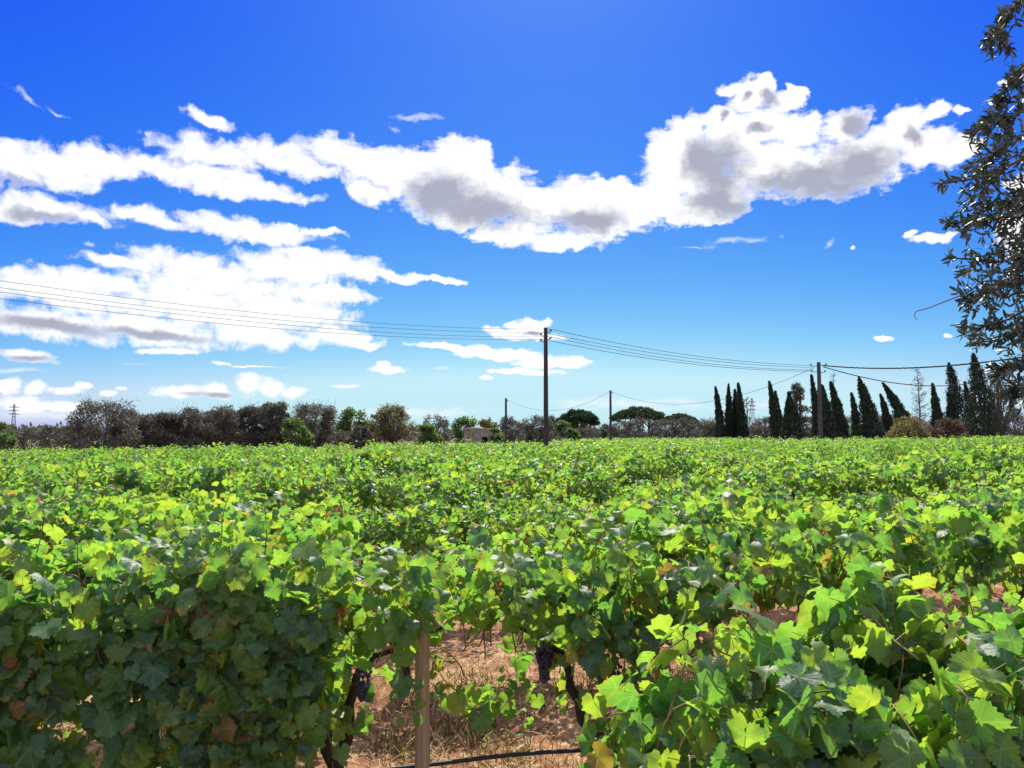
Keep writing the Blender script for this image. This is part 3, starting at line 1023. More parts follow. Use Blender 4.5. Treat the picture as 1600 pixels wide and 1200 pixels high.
def build_far_rows():
    """All vines beyond the individual ones: leaf-sized faces on the rows, as one mass."""
    rng = np.random.default_rng(43)
    g = Geo()
    P, Nn, Tt, S = [], [], [], []
    for k in range(3, 62):
        s = np.arange(-75, 110, 0.0076 if k < 22 else 0.0115)
        q = N[None] * row_p(k) + E[None] * s[:, None]
        u = q[:, 0] / np.maximum(q[:, 1], .1)
        fe = np.interp(u, [-.75, -.5, -.28, -.12, 0, .04, .09, .2, .3, .75], [50, 52, 58, 60, 62, 70, 108, 112, 86, 74])
        keep = (q[:, 1] > Y_SINGLE) & (np.abs(u) < .69) & (q[:, 1] < fe)
        # a farm track crosses the right-hand half of the field
        keep &= ~((row_p(k) > 60) & (row_p(k) < 67) & (u > -.05))
        q = q[keep]
        u = u[keep]
        n = len(q)
        if not n:
            continue
        prob = np.clip(45.0 / q[:, 1], .35, 1.0)
        m = rng.random(n) < prob
        q = q[m]
        n = len(q)
        th = rng.uniform(-.25 * math.pi, 1.25 * math.pi, n)     # mostly the top of the hedge
        rr = rng.uniform(.65, 1.05, n)
        cy, cz = np.cos(th) * .36 * rr, np.sin(th) * .40 * rr + 1.14
        bump = .13 * np.sin(q[:, 0] * 1.9 + k) + .10 * np.sin(q[:, 0] * 4.7 + 2 * k) - .06
        z = hgt(q[:, 0], q[:, 1]) + cz + bump + np.where(rng.random(n) < .03, rng.uniform(.05, .25, n), 0)
        pos = np.stack([q[:, 0] + N[0] * cy, q[:, 1] + N[1] * cy, z], 1)
        out = np.stack([N[0] * np.cos(th), N[1] * np.cos(th), np.sin(th) + .2], 1)
        P.append(pos)
        Nn.append(out + rng.normal(0, .55, (n, 3)))
        Tt.append(np.stack([np.zeros(n), np.zeros(n), -np.ones(n)], 1) + rng.normal(0, .7, (n, 3)))
        S.append(rng.uniform(.07, .13, n) * np.clip(q[:, 1] / 60, 1, 1.5))
    P, Nn, Tt, S = np.vstack(P), np.vstack(Nn), np.vstack(Tt), np.concatenate(S)
    quad = (np.array([(-.5, .1, 0), (.15, -.5, .14), (.7, .05, -.1), (-.05, .5, .10)]), np.array([(0, 1, 2), (0, 2, 3)]))
    g.pieces(quad, P, frames(Nn, Tt), S, rng.random(len(P)))
    o = link('vineyard_beyond', g.mesh('vineyard_beyond', M_LEAF_FAR))
    tag(o, 'far vine rows merging into one green sheet towards the trees', 'vineyard', kind='stuff')


build_far_rows()

# ------------------------------------------------------------------ trellis: posts, wires, drip pipe
def post(k, s, label, h=1.55, r=.040, lean=0.0):
    g = Geo()
    n = 9
    z = np.linspace(-.1, h, n)
    P = np.stack([lean * z + RNG.normal(0, .0015, n), RNG.normal(0, .0015, n), z], 1)
    g.tube(P, np.linspace(r * 1.06, r * .95, n), 14, .6)
    q = at_row(k, s)
    root = empty('vine_post', q, ROW_A)
    tag(root, label, 'post', 'wooden vineyard posts')
    link('shaft', g.mesh('shaft', M_POST, True), root)
    for zz in (.88, 1.2):
        s_ = Geo()
        s_.tube(np.array([(r * 1.02 * math.cos(a), r * 1.02 * math.sin(a), zz) for a in np.linspace(0, 6.28, 12)]), .0022, 4, cap=False)
        link('wire_tie', s_.mesh('wire_tie', M_STEEL), root)
    return root


def post_at(k, px, label, **kw):
    return post(k, pix_s(k, px), label, **kw)


o = post_at(1, 658, 'round brown wooden post standing in the front row of vines', h=1.25)
o.location.x -= N[0] * .12
o.location.y -= N[1] * .12
post_at(0, 1203, 'weathered wooden post half buried in the nearest vine leaves', h=1.38)
post_at(2, 1386, 'reddish wooden post on bare soil behind the front row', h=1.5)


def line_along(k, s0, s1, z, r, name, label, cat, mat, n=40, sag=.01, wob=0.0, off=0.0):
    t = np.linspace(s0, s1, n)
    P = []
    for i, s in enumerate(t):
        q = at_row(k, s)
        P.append((q[0] + N[0] * off, q[1] + N[1] * off, q[2] + z + sag * math.sin(s * 2.1) + wob * math.sin(s * 5.3 + 1)))
    g = Geo()
    g.tube(P, r, 8 if r > .005 else 5, .4)
    tag(link(name, g.mesh(name, mat)), label, cat)


line_along(1, -3.4, 8.0, .27, .0125, 'drip_pipe', 'black drip irrigation pipe running low along the front row', 'pipe', M_PIPE, 60, .012, .006, -.06)
line_along(0, S0 - .05, 6, .45, .0125, 'drip_pipe', 'black drip irrigation pipe under the nearest row of vines', 'pipe', M_PIPE, 40, .012, .006)
line_along(1, -3.4, 9, .885, .002, 'trellis_wire', 'thin lower trellis wire of the front row', 'wire', M_STEEL)
line_along(1, -3.4, 9, 1.32, .002, 'trellis_wire', 'thin upper trellis wire of the front row', 'wire', M_STEEL)
line_along(0, S0, 6, .82, .002, 'trellis_wire', 'thin trellis wire of the nearest row', 'wire', M_STEEL)


def build_straw():
    rng = np.random.default_rng(77)
    n = 46000
    u = rng.uniform(-.7, .7, n)
    y = 3.0 + 10.0 * rng.random(n) ** 1.3
    x = u * y
    patch = np.sin(x * 2.1 + 1) * np.sin(y * 1.7) + rng.normal(0, .7, n)
    keep = patch > -.35
    x, y = x[keep], y[keep]
    n = len(x)
    flat = rng.random(n) < .62
    lean = np.where(flat, rng.uniform(.9, 1.5, n), rng.uniform(.1, .8, n))
    a = rng.uniform(0, 6.28, n)
    L = rng.uniform(.05, .17, n)
    tip = np.stack([np.sin(lean) * np.cos(a), np.sin(lean) * np.sin(a), np.cos(lean)], 1)
    nr = np.stack([-np.cos(lean) * np.cos(a), -np.cos(lean) * np.sin(a), np.sin(lean)], 1) + rng.normal(0, .3, (n, 3))
    bl = (np.array([(0, -.5, 0), (0, .5, 0), (.55, .35, .06), (.55, -.35, .06), (1, 0, -.03)]), np.array([(0, 3, 2), (0, 2, 1), (3, 4, 2)]))
    g = Geo()
    pos = np.stack([x, y, hgt(x, y) + .012 + .03 * rng.random(n)], 1)
    g.pieces(bl, pos, frames(nr, tip), np.stack([L, rng.uniform(.004, .008, n), L], 1), rng.random(n))
    o = link('dry_grass', g.mesh('dry_grass', M_STRAW))
    tag(o, 'bleached dry grass and straw on the soil between rows', 'grass', kind='stuff')


build_straw()


def build_weeds():
    rng = np.random.default_rng(78)
    c = np.stack([rng.uniform(-2.5, 4.5, 60), rng.uniform(4.0, 8.5, 60)], 1)
    i = rng.integers(0, 60, 5200)
    xy = c[i] + rng.normal(0, .13, (5200, 2))
    n = len(xy)
    a = rng.uniform(0, 6.28, n)
    lean = rng.uniform(.1, 1.0, n)
    tip = np.stack([np.sin(lean) * np.cos(a), np.sin(lean) * np.sin(a), np.cos(lean)], 1)
    L = rng.uniform(.04, .14, n)
    g = Geo()
    g.pieces(BLADE_G, np.stack([xy[:, 0], xy[:, 1], hgt(xy[:, 0], xy[:, 1])], 1), frames(rng.normal(0, 1, (n, 3)), tip), np.stack([L, rng.uniform(.008, .02, n), L], 1), rng.random(n))
    tag(link('weeds', g.mesh('weeds', M_YELLOW_LEAF, False)), 'small green weeds sprouting through the straw', 'weeds', kind='stuff')


BLADE_G = (np.array([(0, 0, 0), (.45, -.5, .04), (1, 0, 0), (.45, .5, .04)]), np.array([(0, 1, 2), (0, 2, 3)]))
build_weeds()

# ------------------------------------------------------------------ trees
SPRAY = (np.array([(0, -.16, 0), (.5, 0, .06), (0, .16, 0), (1.0, 0, -.05), (.45, -.3, -.03), (.45, .3, -.03)]), np.array([(0, 4, 1), (0, 1, 2), (2, 1, 5), (4, 3, 1), (1, 3, 5)]))
BLADE = (np.array([(0, 0, 0), (.45, -.5, .04), (1, 0, 0), (.45, .5, .04)]), np.array([(0, 1, 2), (0, 2, 3)]))


OBLADE = (np.array([(0, 0, 0), (.5, -.24, .05), (1, 0, 0), (.45, .24, -.04)]), np.array([(0, 1, 2), (0, 2, 3)]))


def curve3(a, b, bend, n=7):
    a, b = np.asarray(a, float), np.asarray(b, float)
    t = np.linspace(0, 1, n)[:, None]
    c = (a + b) / 2 + np.asarray(bend, float)
    return (1 - t) ** 2 * a + 2 * t * (1 - t) * c + t ** 2 * b


def at_px(px, dist):
    x = (px - 800) / F_PX * dist
    return np.array([x, dist, gz(x, dist)])


def top_z(py, dist):
    """World height seen at row py of the photograph at a distance."""
    d = px_dir(800, py)
    return CAM_Z + d[2] / d[1] * dist


def spread_tree(name, label, cat, group, px, dist, top, width, leaf, seed, bark=M_BARK, n_cl=34, per=130, leaf_s=.22, twigs=900, squash=.8, bottom=.18, narrow=1.0, blade=SPRAY, trunk_r=.22):
    """A broad tree or shrub: trunk, limbs to clumps spread through the crown, twigs and leaf sprays on the clumps."""
    rng = np.random.default_rng(seed)
    q = at_px(px, dist)
    H = top_z(top, dist) - q[2]
    W = width / F_PX * dist / 2
    root = empty(name, q)
    tag(root, label, cat, group)
    tg, cg, wg = Geo(), Geo(), Geo()
    fork = H * rng.uniform(.16, .24)
    tg.tube(curve3((0, 0, -.2), (rng.normal(0, .1), rng.normal(0, .1), fork), rng.normal(0, .08, 3), 6), np.linspace(trunk_r, trunk_r * .75, 6) * H / 5, 8, .4)
    cl = []
    for i in range(n_cl):
        a = rng.uniform(0, 6.28)
        h = rng.uniform(bottom, .93)
        prof = math.sin(math.pi * min(.97, max(.06, (h - bottom * .5) / (1.04 - bottom * .5))) ** .8) ** .6
        r = W * prof * rng.uniform(.45, .95) * (narrow if h > .6 else 1)
        cl.append((r * math.cos(a), r * math.sin(a), h * H, rng.uniform(.16, .30) * W * 1.1))
    cl.append((0, 0, H * .9, .25 * W))
    for (x, y, z, r) in cl:
        P = curve3((0, 0, fork * .95), (x, y, z), (x * .15, y * .15, -.05 * H + rng.normal(0, .1)), 7)
        P[1:-1] += rng.normal(0, .03 * W, (5, 3))
        tg.tube(P, np.linspace(.06, .012, 7) * H / 5 * (1 + trunk_r), 5, float(rng.random()), cap=False)
    C = np.array([c[:3] for c in cl])
    R = np.array([c[3] for c in cl])
    # twigs
    if twigs:
        i = rng.integers(0, len(C), twigs)
        d = unit(rng.normal(0, 1, (twigs, 3)) + unit(C[i] - np.array([0, 0, H * .35])) * .9 + np.array([0, 0, .35]))
        p = C[i] + rng.normal(0, .45, (twigs, 3)) * R[i][:, None]
        L = rng.uniform(.4, 1.0, twigs) * R[i] * 1.1
        wg.pieces(BLADE, p, frames(rng.normal(0, 1, (twigs, 3)), d), np.stack([L, np.full(twigs, .016 * dist / 60), L], 1), rng.random(twigs))
    n = n_cl * per
    if per:
        i = rng.integers(0, len(C), n)
        off = rng.normal(0, 1, (n, 3))
        off = unit(off) * (rng.random((n, 1)) ** .45)
        p = C[i] + off * R[i][:, None] * np.array([1.0, 1.0, squash])
        keep = p[:, 2] > .05 * H
        p, off = p[keep], off[keep]
        n = len(p)
        d = unit(off + np.array([0, 0, .3]) + rng.normal(0, .5, (n, 3)))
        S = rng.uniform(.6, 1.3, n) * leaf_s
        cg.pieces(blade, p, frames(rng.normal(0, 1, (n, 3)) + np.array([0, 0, .5]), d), S, rng.random(n))
        link('crown', cg.mesh('crown', leaf, False), root)
    link('trunk', tg.mesh('trunk', bark), root)
    if twigs:
        tw = link('twigs', wg.mesh('twigs', M_TWIG, False), root)
        tw['kind'] = 'stuff'
    return root


GO = 'olive trees along the left edge of the field'
OLIVES = [  # px, distance, top row, width px, label
    (165, 58, 630, 112, 'large dark round olive tree at the left end of the tree line'),
    (206, 60, 638, 70, 'dark olive tree touching the big round one'),
    (250, 61, 646, 78, 'low greyish olive tree with pale leaves in the hedge line'),
    (292, 62, 637, 80, 'grey olive tree with upright twigs, left middle of the tree line'),
    (340, 64, 635, 80, 'broad grey olive tree with bare upper twigs'),
    (388, 66, 634, 66, 'olive tree left of the pale crowned one'),
    (428, 66, 628, 56, 'pale grey olive tree with open crown and visible branches'),
    (492, 68, 632, 84, 'dark leafless brown tree right of the bright green bush'),
]
for i, (px, d, t, w, lab) in enumerate(OLIVES):
    spread_tree('olive_tree', lab, 'olive tree', GO, px, d, t, w * 1.12, M_GREY_LEAF, 800 + i, n_cl=64, per=300, twigs=2600, leaf_s=.17, bottom=.04, blade=OBLADE)
GB = 'shrubs and trees bordering the vineyard'
spread_tree('bush', 'bright green oval bush in front of the grey olive trees', 'bush', GB, 462, 62, 652, 56, M_GREEN_LEAF, 820, n_cl=40, per=110, twigs=120, bottom=.06, leaf_s=.19)
spread_tree('broadleaf_tree', 'dark green leafy tree behind the bare brown tree', 'tree', GB, 548, 74, 638, 66, M_GREEN_LEAF, 821, n_cl=40, per=110, twigs=150, bottom=.12)
spread_tree('bush', 'greyish green bush under the dark green tree', 'bush', GB, 560, 70, 664, 46, M_GREY_LEAF, 822, n_cl=26, per=110, twigs=300, bottom=.05)
spread_tree('almond_tree', 'vase shaped tree with yellow green top and bare lower branches', 'tree', GB, 616, 74, 631, 66, M_YELLOW_LEAF, 823, n_cl=48, per=40, twigs=2800, bottom=.4)
spread_tree('bush', 'reddish grey thicket left of the vase shaped tree', 'bush', GB, 590, 80, 646, 40, M_RED_LEAF, 824, n_cl=26, per=60, twigs=700, bottom=.08)
spread_tree('bush', 'green bush right of the vase shaped tree', 'bush', GB, 668, 80, 663, 44, M_GREEN_LEAF, 825, n_cl=26, per=110, twigs=100, bottom=.05)
spread_tree('olive_tree', 'purplish grey tree behind the green bush near the hut', 'tree', GB, 682, 96, 647, 54, M_GREY_LEAF, 826, n_cl=34, per=70, twigs=1500, bottom=.1)
spread_tree('broadleaf_tree', 'dark green tree directly behind the stone hut', 'tree', GB, 728, 106, 651, 50, M_GREEN_LEAF, 827, n_cl=34, per=110, twigs=100, bottom=.1, leaf_s=.26)
spread_tree('broadleaf_tree', 'olive green tree over the hut roof', 'tree', GB, 762, 108, 656, 48, M_YELLOW_LEAF, 828, n_cl=34, per=90, twigs=300, bottom=.1, leaf_s=.26)
spread_tree('bush', 'green bush between the hut and the slim pole', 'bush', GB, 776, 98, 669, 26, M_GREEN_LEAF, 829, n_cl=20, per=100, twigs=60, bottom=.05)
spread_tree('bush', 'dark green bush right of the tall pole', 'bush', GB, 880, 92, 656, 34, M_GREEN_LEAF, 830, n_cl=26, per=110, twigs=60, bottom=.05)
spread_tree('bush', 'light green bush under the umbrella pine', 'bush', GB, 893, 90, 669, 28, M_GREEN_LEAF, 831, n_cl=22, per=110, twigs=60, bottom=.05)

# dry grey thicket trees along the back of the field
DRY = [(800, 116, 652, 40, 'just right of the slim pale pole'), (822, 120, 654, 40, 'between the slim pale and tall dark poles'), (845, 118, 651, 40, 'directly behind the tall dark pole'), (862, 122, 650, 34, 'just right of the tall dark pole'),
       (920, 118, 668, 40, 'below the first umbrella pine'), (946, 122, 663, 40, 'behind the slim dark pole'), (975, 118, 659, 46, 'under the flat pine, left side'), (1005, 120, 654, 52, 'tallest one, under the flat pine'), (1040, 118, 657, 46, 'at the flat pine right end'), (1070, 124, 652, 44, 'below the low distant pine'), (1100, 120, 654, 44, 'left of the leftmost cypress'),
       (1128, 126, 652, 40, 'behind the leftmost cypress'), (1165, 124, 650, 44, 'behind the left cypress cluster'), (1195, 126, 652, 40, 'in the gap right of the left cypress cluster'), (1225, 122, 650, 40, 'behind the short front cypress'), (1260, 124, 650, 40, 'just left of the concrete pole'), (1300, 122, 648, 40, 'just right of the concrete pole'), (1330, 124, 650, 40, 'left of the small slim cypress'), (1370, 120, 648, 44, 'behind the hooked large cypress'), (1475, 112, 646, 44, 'behind the reddish shrub'), (1545, 110, 640, 50, 'behind the tallest cypress'), (1590, 108, 640, 50, 'at the right frame edge')]
for i, (px, d, t, w, where) in enumerate(DRY):
    spread_tree('dry_tree', 'brownish grey bare tree ' + where, 'tree', 'bare thicket trees behind the vineyard', px, d, t, w * 1.25, M_GREY_LEAF, 850 + i, n_cl=30, per=70, twigs=1300, leaf_s=.24, bottom=.06)
LEFT_FAR = [(8, 88, 659, 34, M_GREEN_LEAF, 'dark green tree beside the left pylon'), (52, 90, 669, 46, M_GREY_LEAF, 'low grey shrub at the far left below the pylon'), (86, 84, 665, 44, M_GREY_LEAF, 'low round grey shrub left of the big olive tree'), (112, 78, 668, 46, M_GREY_LEAF, 'grey shrub at the foot of the big olive tree'), (8, 70, 677, 36, M_GREEN_LEAF, 'low green shrub at the left frame edge')]
for i, (px, d, t, w, m, lab) in enumerate(LEFT_FAR):
    spread_tree('bush', lab, 'bush', GB, px, d, t, w * 1.15, m, 880 + i, n_cl=26, per=80, twigs=600, bottom=.05)
spread_tree('bush', 'yellow green shrub in front of the cypresses', 'bush', GB, 1418, 66, 650, 70, M_YELLOW_LEAF, 890, n_cl=40, per=50, twigs=1500, bottom=.05)
spread_tree('bush', 'reddish brown dry shrub right of the yellow green one', 'bush', GB, 1482, 70, 655, 60, M_RED_LEAF, 891, n_cl=36, per=60, twigs=1500, bottom=.05)
spread_tree('bush', 'green bush between two cypresses', 'bush', GB, 1330, 100, 655, 60, M_GREEN_LEAF, 892, n_cl=30, per=100, twigs=100, bottom=.05)


def cypress(px, dist, top, width, lean, label, seed, mat=M_CYPRESS, loose=0.0, base=None):
    """Column cypress whose top is combed to one side by the wind."""
    rng = np.random.default_rng(seed)
    q = at_px(px, dist)
    H = top_z(top, dist) - q[2]
    W = 1.06 * width / F_PX * dist / 2
    ln = lean / F_PX * dist
    root = empty('cypress', q)
    tag(root, label, 'cypress', 'wind combed cypresses at the right edge of the field')
    n = 5200
    h = rng.random(n) ** .85
    prof = np.where(h < .12, .55 + .45 * h / .12, (1 - ((h - .12) / .88)) ** .68)
    prof = prof * (1 + .12 * np.sin(h * 23 + seed) + .08 * np.sin(h * 51 + seed * 2))
    a = rng.uniform(0, 6.28, n)
    r = W * prof * np.sqrt(rng.uniform(.25, 1.0, n)) * (1 + rng.normal(0, .09 + loose, n))
    axis = 1.5 * ln * h ** 1.8
    p = np.stack([axis + r * np.cos(a), r * np.sin(a), h * H + .1], 1)
    d = np.stack([np.cos(a) * .35 + ln / H * 2.0 * h, np.sin(a) * .35, np.ones(n)], 1) + rng.normal(0, .22, (n, 3))
    nr = np.stack([np.cos(a), np.sin(a), np.zeros(n)], 1) + rng.normal(0, .4, (n, 3))
    g = Geo()
    S = rng.uniform(.22, .48, n) * (1.1 - .45 * h)
    g.pieces(BLADE, p, frames(nr, unit(d)), np.stack([S, S * .42, S], 1), rng.random(n))
    link('crown', g.mesh('crown', mat, False), root)
    t = Geo()
    z = np.linspace(-.2, .93, 9)
    t.tube(np.stack([ln * 1.5 * np.clip(z, 0, 1) ** 1.8, 0 * z, z * H], 1), np.linspace(.16, .02, 9), 7, .4)
    link('trunk', t.mesh('trunk', M_BARK), root)


CYP = [
    (1126, 100, 607, 17, -5, 'slim cypress, leftmost of the cypress row', 0), (1139, 101, 603, 15, 0, 'ragged slim cypress, second from the left', .12), (1149, 102, 611, 17, 0, 'ragged dark cypress in the middle of the left cluster', .1), (1160, 100, 601, 18, -4, 'pointed cypress closing the left cluster', .08),
    (1212, 94, 599, 18, -6, 'pointed slim cypress left of the concrete pole', .03), (1218, 96, 614, 14, -4, 'smaller cypress leaning on the pointed slim one', .03), (1228, 76, 628, 15, 2, 'short cypress in front, left of the forked one', .05), (1242, 76, 617, 28, -6, 'forked bushy cypress left of the concrete pole', .05),
    (1278, 84, 589, 16, -6, 'slim cypress half hidden behind the concrete pole', .05), (1294, 80, 605, 26, -6, 'dark cypress just right of the concrete pole', .02), (1314, 84, 600, 26, -10, 'shark fin shaped cypress, second right of the pole', .0), (1340, 90, 617, 16, -6, 'small slim cypress between two large ones', .03),
    (1363, 84, 593, 34, -13, 'large dark cypress with hooked tip in the row middle', .0), (1390, 92, 619, 18, -9, 'small leaning cypress with bent tip', .0), (1420, 94, 601, 32, -26, 'strongly leaning cypress above the yellow green shrub', .0),
    (1466, 96, 602, 20, -5, 'cypress left of the ragged pair', .06), (1487, 98, 614, 18, -2, 'dark short cypress against the ragged tall one', .04), (1500, 98, 570, 38, -10, 'ragged sparse tall cypress near the right side', .22), (1518, 86, 600, 14, -6, 'slim side stem next to the tallest cypress', .05),
    (1536, 82, 556, 52, -8, 'tallest and widest dark cypress beside the olive branches', .02),
]
for i, (px, d, t, w, ln, lab, lo) in enumerate(CYP):
    cypress(px, d, t, w, ln, lab, 900 + i, loose=lo)


def umbrella_pine(px, dist, top, width, label, seed, depth_px, trunks=1):
    rng = np.random.default_rng(seed)
    q = at_px(px, dist)
    H = top_z(top, dist) - q[2]
    W = width / F_PX * dist / 2
    D = depth_px / F_PX * dist
    root = empty('umbrella_pine', q)
    tag(root, label, 'pine tree', 'umbrella pines on the horizon')
    tg, cg = Geo(), Geo()
    fork = H * .45
    bases = [0.0] if trunks == 1 else list(np.linspace(-.45, .45, trunks) * W)
    cl = []
    for i in range(60):
        a = rng.uniform(0, 6.28)
        r = W * math.sqrt(rng.random()) * .92
        z = H - D * (.25 + .62 * (r / W) ** 2) + rng.normal(0, .12)
        cl.append((r * math.cos(a), r * math.sin(a), z, rng.uniform(.13, .2) * W))
    for b in bases:
        tg.tube(curve3((b, 0, -.2), (b * .9 + .2, 0, fork), (.2, 0, 0), 6), np.linspace(.36, .28, 6), 8, .3)
    for (x, y, z, r) in cl[::2]:
        b = min(bases, key=lambda v: abs(v - x))
        tg.tube(curve3((b * .9 + .2, 0, fork * .97), (x, y, z - r * .3), (x * .2, y * .2, -.25), 6), np.linspace(.17, .05, 6), 5, .5, cap=False)
    C = np.array([c[:3] for c in cl])
    R = np.array([c[3] for c in cl])
    n = 9000
    i = rng.integers(0, len(C), n)
    off = unit(rng.normal(0, 1, (n, 3))) * rng.random((n, 1)) ** .4
    p = C[i] + off * R[i][:, None] * np.array([1.15, 1.15, .62])
    cg.pieces(SPRAY, p, frames(rng.normal(0, 1, (n, 3)), unit(off + np.array([0, 0, .6]))), rng.uniform(.3, .6, n), rng.random(n))
    link('crown', cg.mesh('crown', M_PINE, False), root)
    link('trunk', tg.mesh('trunk', M_BARK), root)


umbrella_pine(903, 160, 636, 66, 'umbrella pine with forked trunk right of the tall pole', 950, 32)
umbrella_pine(996, 165, 634, 80, 'broad flat umbrella pine right of the slim dark pole', 951, 26, 3)
umbrella_pine(1062, 190, 646, 60, 'low distant umbrella pine beyond the broad one', 952, 20, 2)


def bare_tree(px, dist, top, width, label, seed, n=70):
    rng = np.random.default_rng(seed)
    q = at_px(px, dist)
    H = top_z(top, dist) - q[2]
    W = width / F_PX * dist / 2
    root = empty('bare_tree', q)
    tag(root, label, 'tree', 'leafless trees among the cypresses')
    g, w = Geo(), Geo()
    z = np.linspace(-.2, H, 10)
    ax = np.stack([rng.normal(0, .04, 10).cumsum(), rng.normal(0, .04, 10).cumsum(), z], 1)
    g.tube(ax, np.linspace(.14, .02, 10), 6, .4)
    for i in range(n):
        h = rng.uniform(.18, .97)
        c = np.array([np.interp(h * H, z, ax[:, j]) for j in range(3)])
        a = rng.uniform(0, 6.28)
        L = W * (1.05 - h) ** .6 * rng.uniform(.6, 1.1)
        e = c + np.array([math.cos(a) * L, math.sin(a) * L, L * rng.uniform(.25, .7)])
        P = curve3(c, e, (0, 0, -.08 * L), 5)
        g.tube(P, np.linspace(.03, .01, 5), 4, .4, cap=False)
        for j in range(7):
            b = P[int(rng.integers(1, 5))]
            d = unit(unit(e - c) + rng.normal(0, .6, 3))
            Lj = rng.uniform(.2, .6)
            w.pieces(BLADE, b[None], frames(rng.normal(0, 1, (1, 3)), d[None]), np.array([[Lj, .045, Lj]]), np.array([.5]))
    link('trunk', g.mesh('trunk', M_TWIG), root)
    tw = link('twigs', w.mesh('twigs', M_TWIG, False), root)
    tw['kind'] = 'stuff'


bare_tree(1437, 100, 574, 36, 'tall leafless tree with fine tiers of twigs', 960, 90)
bare_tree(1306, 96, 582, 18, 'thin leafless tree behind the pole cypresses', 961, 40)
bare_tree(1166, 100, 622, 16, 'low leafless sapling beside the left cypress cluster', 962, 30)
spread_tree('conifer', 'loose grey green conifer behind the forked cypress', 'tree', 'leafless trees among the cypresses', 1247, 98, 592, 46, M_GREY_LEAF, 963, n_cl=40, per=60, twigs=900, bottom=.15, narrow=.55, leaf_s=.26)
spread_tree('conifer', 'sparse blue grey conifer behind the tallest cypress', 'tree', 'leafless trees among the cypresses', 1556, 98, 575, 60, M_GREY_LEAF, 964, n_cl=44, per=50, twigs=1200, bottom=.2, narrow=.6, leaf_s=.26)


def build_mound():
    """Low wooded rise beyond the cypresses and the flat horizon woods."""
    rng = np.random.default_rng(31)
    g = Geo()
    nx, ny = 40, 14
    cx = (1405 - 800) / F_PX * 190
    X, Y = np.meshgrid(np.linspace(-14, 13, nx), np.linspace(-14, 14, ny), indexing='ij')
    Z = 8.9 * np.clip(1 - np.abs(X / 14) ** 3.2, 0, 1) * np.clip(1 - (Y / 14) ** 2, 0, 1) + rng.normal(0, .22, X.shape) - 1.0 - .10 * (X + 14) * (X > -6)
    V = np.stack([X + cx, Y + 190, Z], -1).reshape(-1, 3)
    i, j = np.meshgrid(np.arange(nx - 1), np.arange(ny - 1), indexing='ij')
    a = (i * ny + j).ravel()
    T = np.concatenate([np.stack([a, a + ny, a + ny + 1], 1), np.stack([a, a + ny + 1, a + 1], 1)])
    g.add(V, T, .3)
    o = link('hill', g.mesh('hill', M_DARKHILL))
    tag(o, 'dark scrubby rise behind the leaning cypresses', 'hill', kind='structure')
    g = Geo()
    n = 26000
    u = rng.uniform(-.75, .75, n)
    y = rng.uniform(230, 300, n)
    x = u * y
    t = 3.3 + 1.1 * np.sin(x * .11) + .8 * np.sin(x * .37 + 1) + rng.normal(0, .4, n)
    z = t * rng.random(n) ** .6
    g.pieces(SPRAY, np.stack([x, y, z], 1), frames(rng.normal(0, 1, (n, 3)), rng.normal(0, 1, (n, 3)) + np.array([0, 0, 1.0])), rng.uniform(.8, 1.7, n), rng.random(n))
    o = link('distant_woods', g.mesh('distant_woods', M_GREY_LEAF, False))
    tag(o, 'distant grey scrub woods along the horizon', 'woods', kind='stuff')


M_DARKHILL = plain_mat('scrub hillside', (0.03, 0.032, 0.022), (0.07, 0.068, 0.05), 1.2, 0.95, 0.6)
build_mound()

# ------------------------------------------------------------------ stone hut
def build_hut():
    d = 100.0
    q = at_px(748, d)
    W, Dp, H, th = 3.55, 3.4, top_z(669, d) - gz(q[0], d), .45
    root = empty('stone_hut', q, math.radians(6))
    tag(root, 'small flat roofed stone hut with dark arched doorway', 'hut')
    dx, dw, dh = .62, .80, 1.5       # door centre, width, spring height
    rng = np.random.default_rng(5)
    def course(g, x0, x1, y, ny, z, hh, along_x=True):
        x = x0
        while x < x1 - .05:
            L = min(rng.uniform(.35, .6), x1 - x)
            if x1 - (x + L) < .15:
                L = x1 - x
            s = (L - .02, th + rng.uniform(-.02, .02), hh - .018)
            c = (x + L / 2, y, z + hh / 2)
            if along_x:
                g.box(c, s, 0, float(rng.random()))
            else:
                g.box((y, x + L / 2, z + hh / 2), (s[1], s[0], s[2]), 0, float(rng.random()))
            x += L
    hh = .24
    nz = int(H / hh)
    fr, bk, lf, rt = Geo(), Geo(), Geo(), Geo()
    for i in range(nz):
        z = i * hh
        if z < dh + .3:
            half = dw / 2 if z + hh < dh else max(.12, dw / 2 * math.sqrt(max(0, 1 - ((z + hh * .3 - dh) / .42) ** 2)))
            course(fr, -W / 2, dx - half, -Dp / 2, 0, z, hh)
            course(fr, dx + half, W / 2, -Dp / 2, 0, z, hh)
        else:
            course(fr, -W / 2, W / 2, -Dp / 2, 0, z, hh)
        course(bk, -W / 2, W / 2, Dp / 2, 0, z, hh)
        course(lf, -Dp / 2 + th / 2, Dp / 2 - th / 2, -W / 2 + th / 2, 0, z, hh, False)
        course(rt, -Dp / 2 + th / 2, Dp / 2 - th / 2, W / 2 - th / 2, 0, z, hh, False)
    for g in (fr, bk, lf, rt):
        w = link('wall', g.mesh('wall', M_STONE, False), root)
        w['kind'] = 'stuff'
    r = Geo()
    r.box((0, 0, nz * hh + .05), (W + .12, Dp + .12 + th, .16))
    r.box((-W * .2, -Dp * .2, nz * hh + .16), (W * .5, .5, .10), .1)
    link('roof', r.mesh('roof', M_STONE, False), root)
    b = Geo()
    b.box((dx, -Dp / 2 + .16, .85), (dw + .1, .05, 1.72))
    for k in range(4):
        b.box((dx - dw / 2 + .1 + k * .18, -Dp / 2 + .125, .85), (.16, .02, 1.7))
    link('door', b.mesh('door', M_DARK_WOOD, False), root)


build_hut()

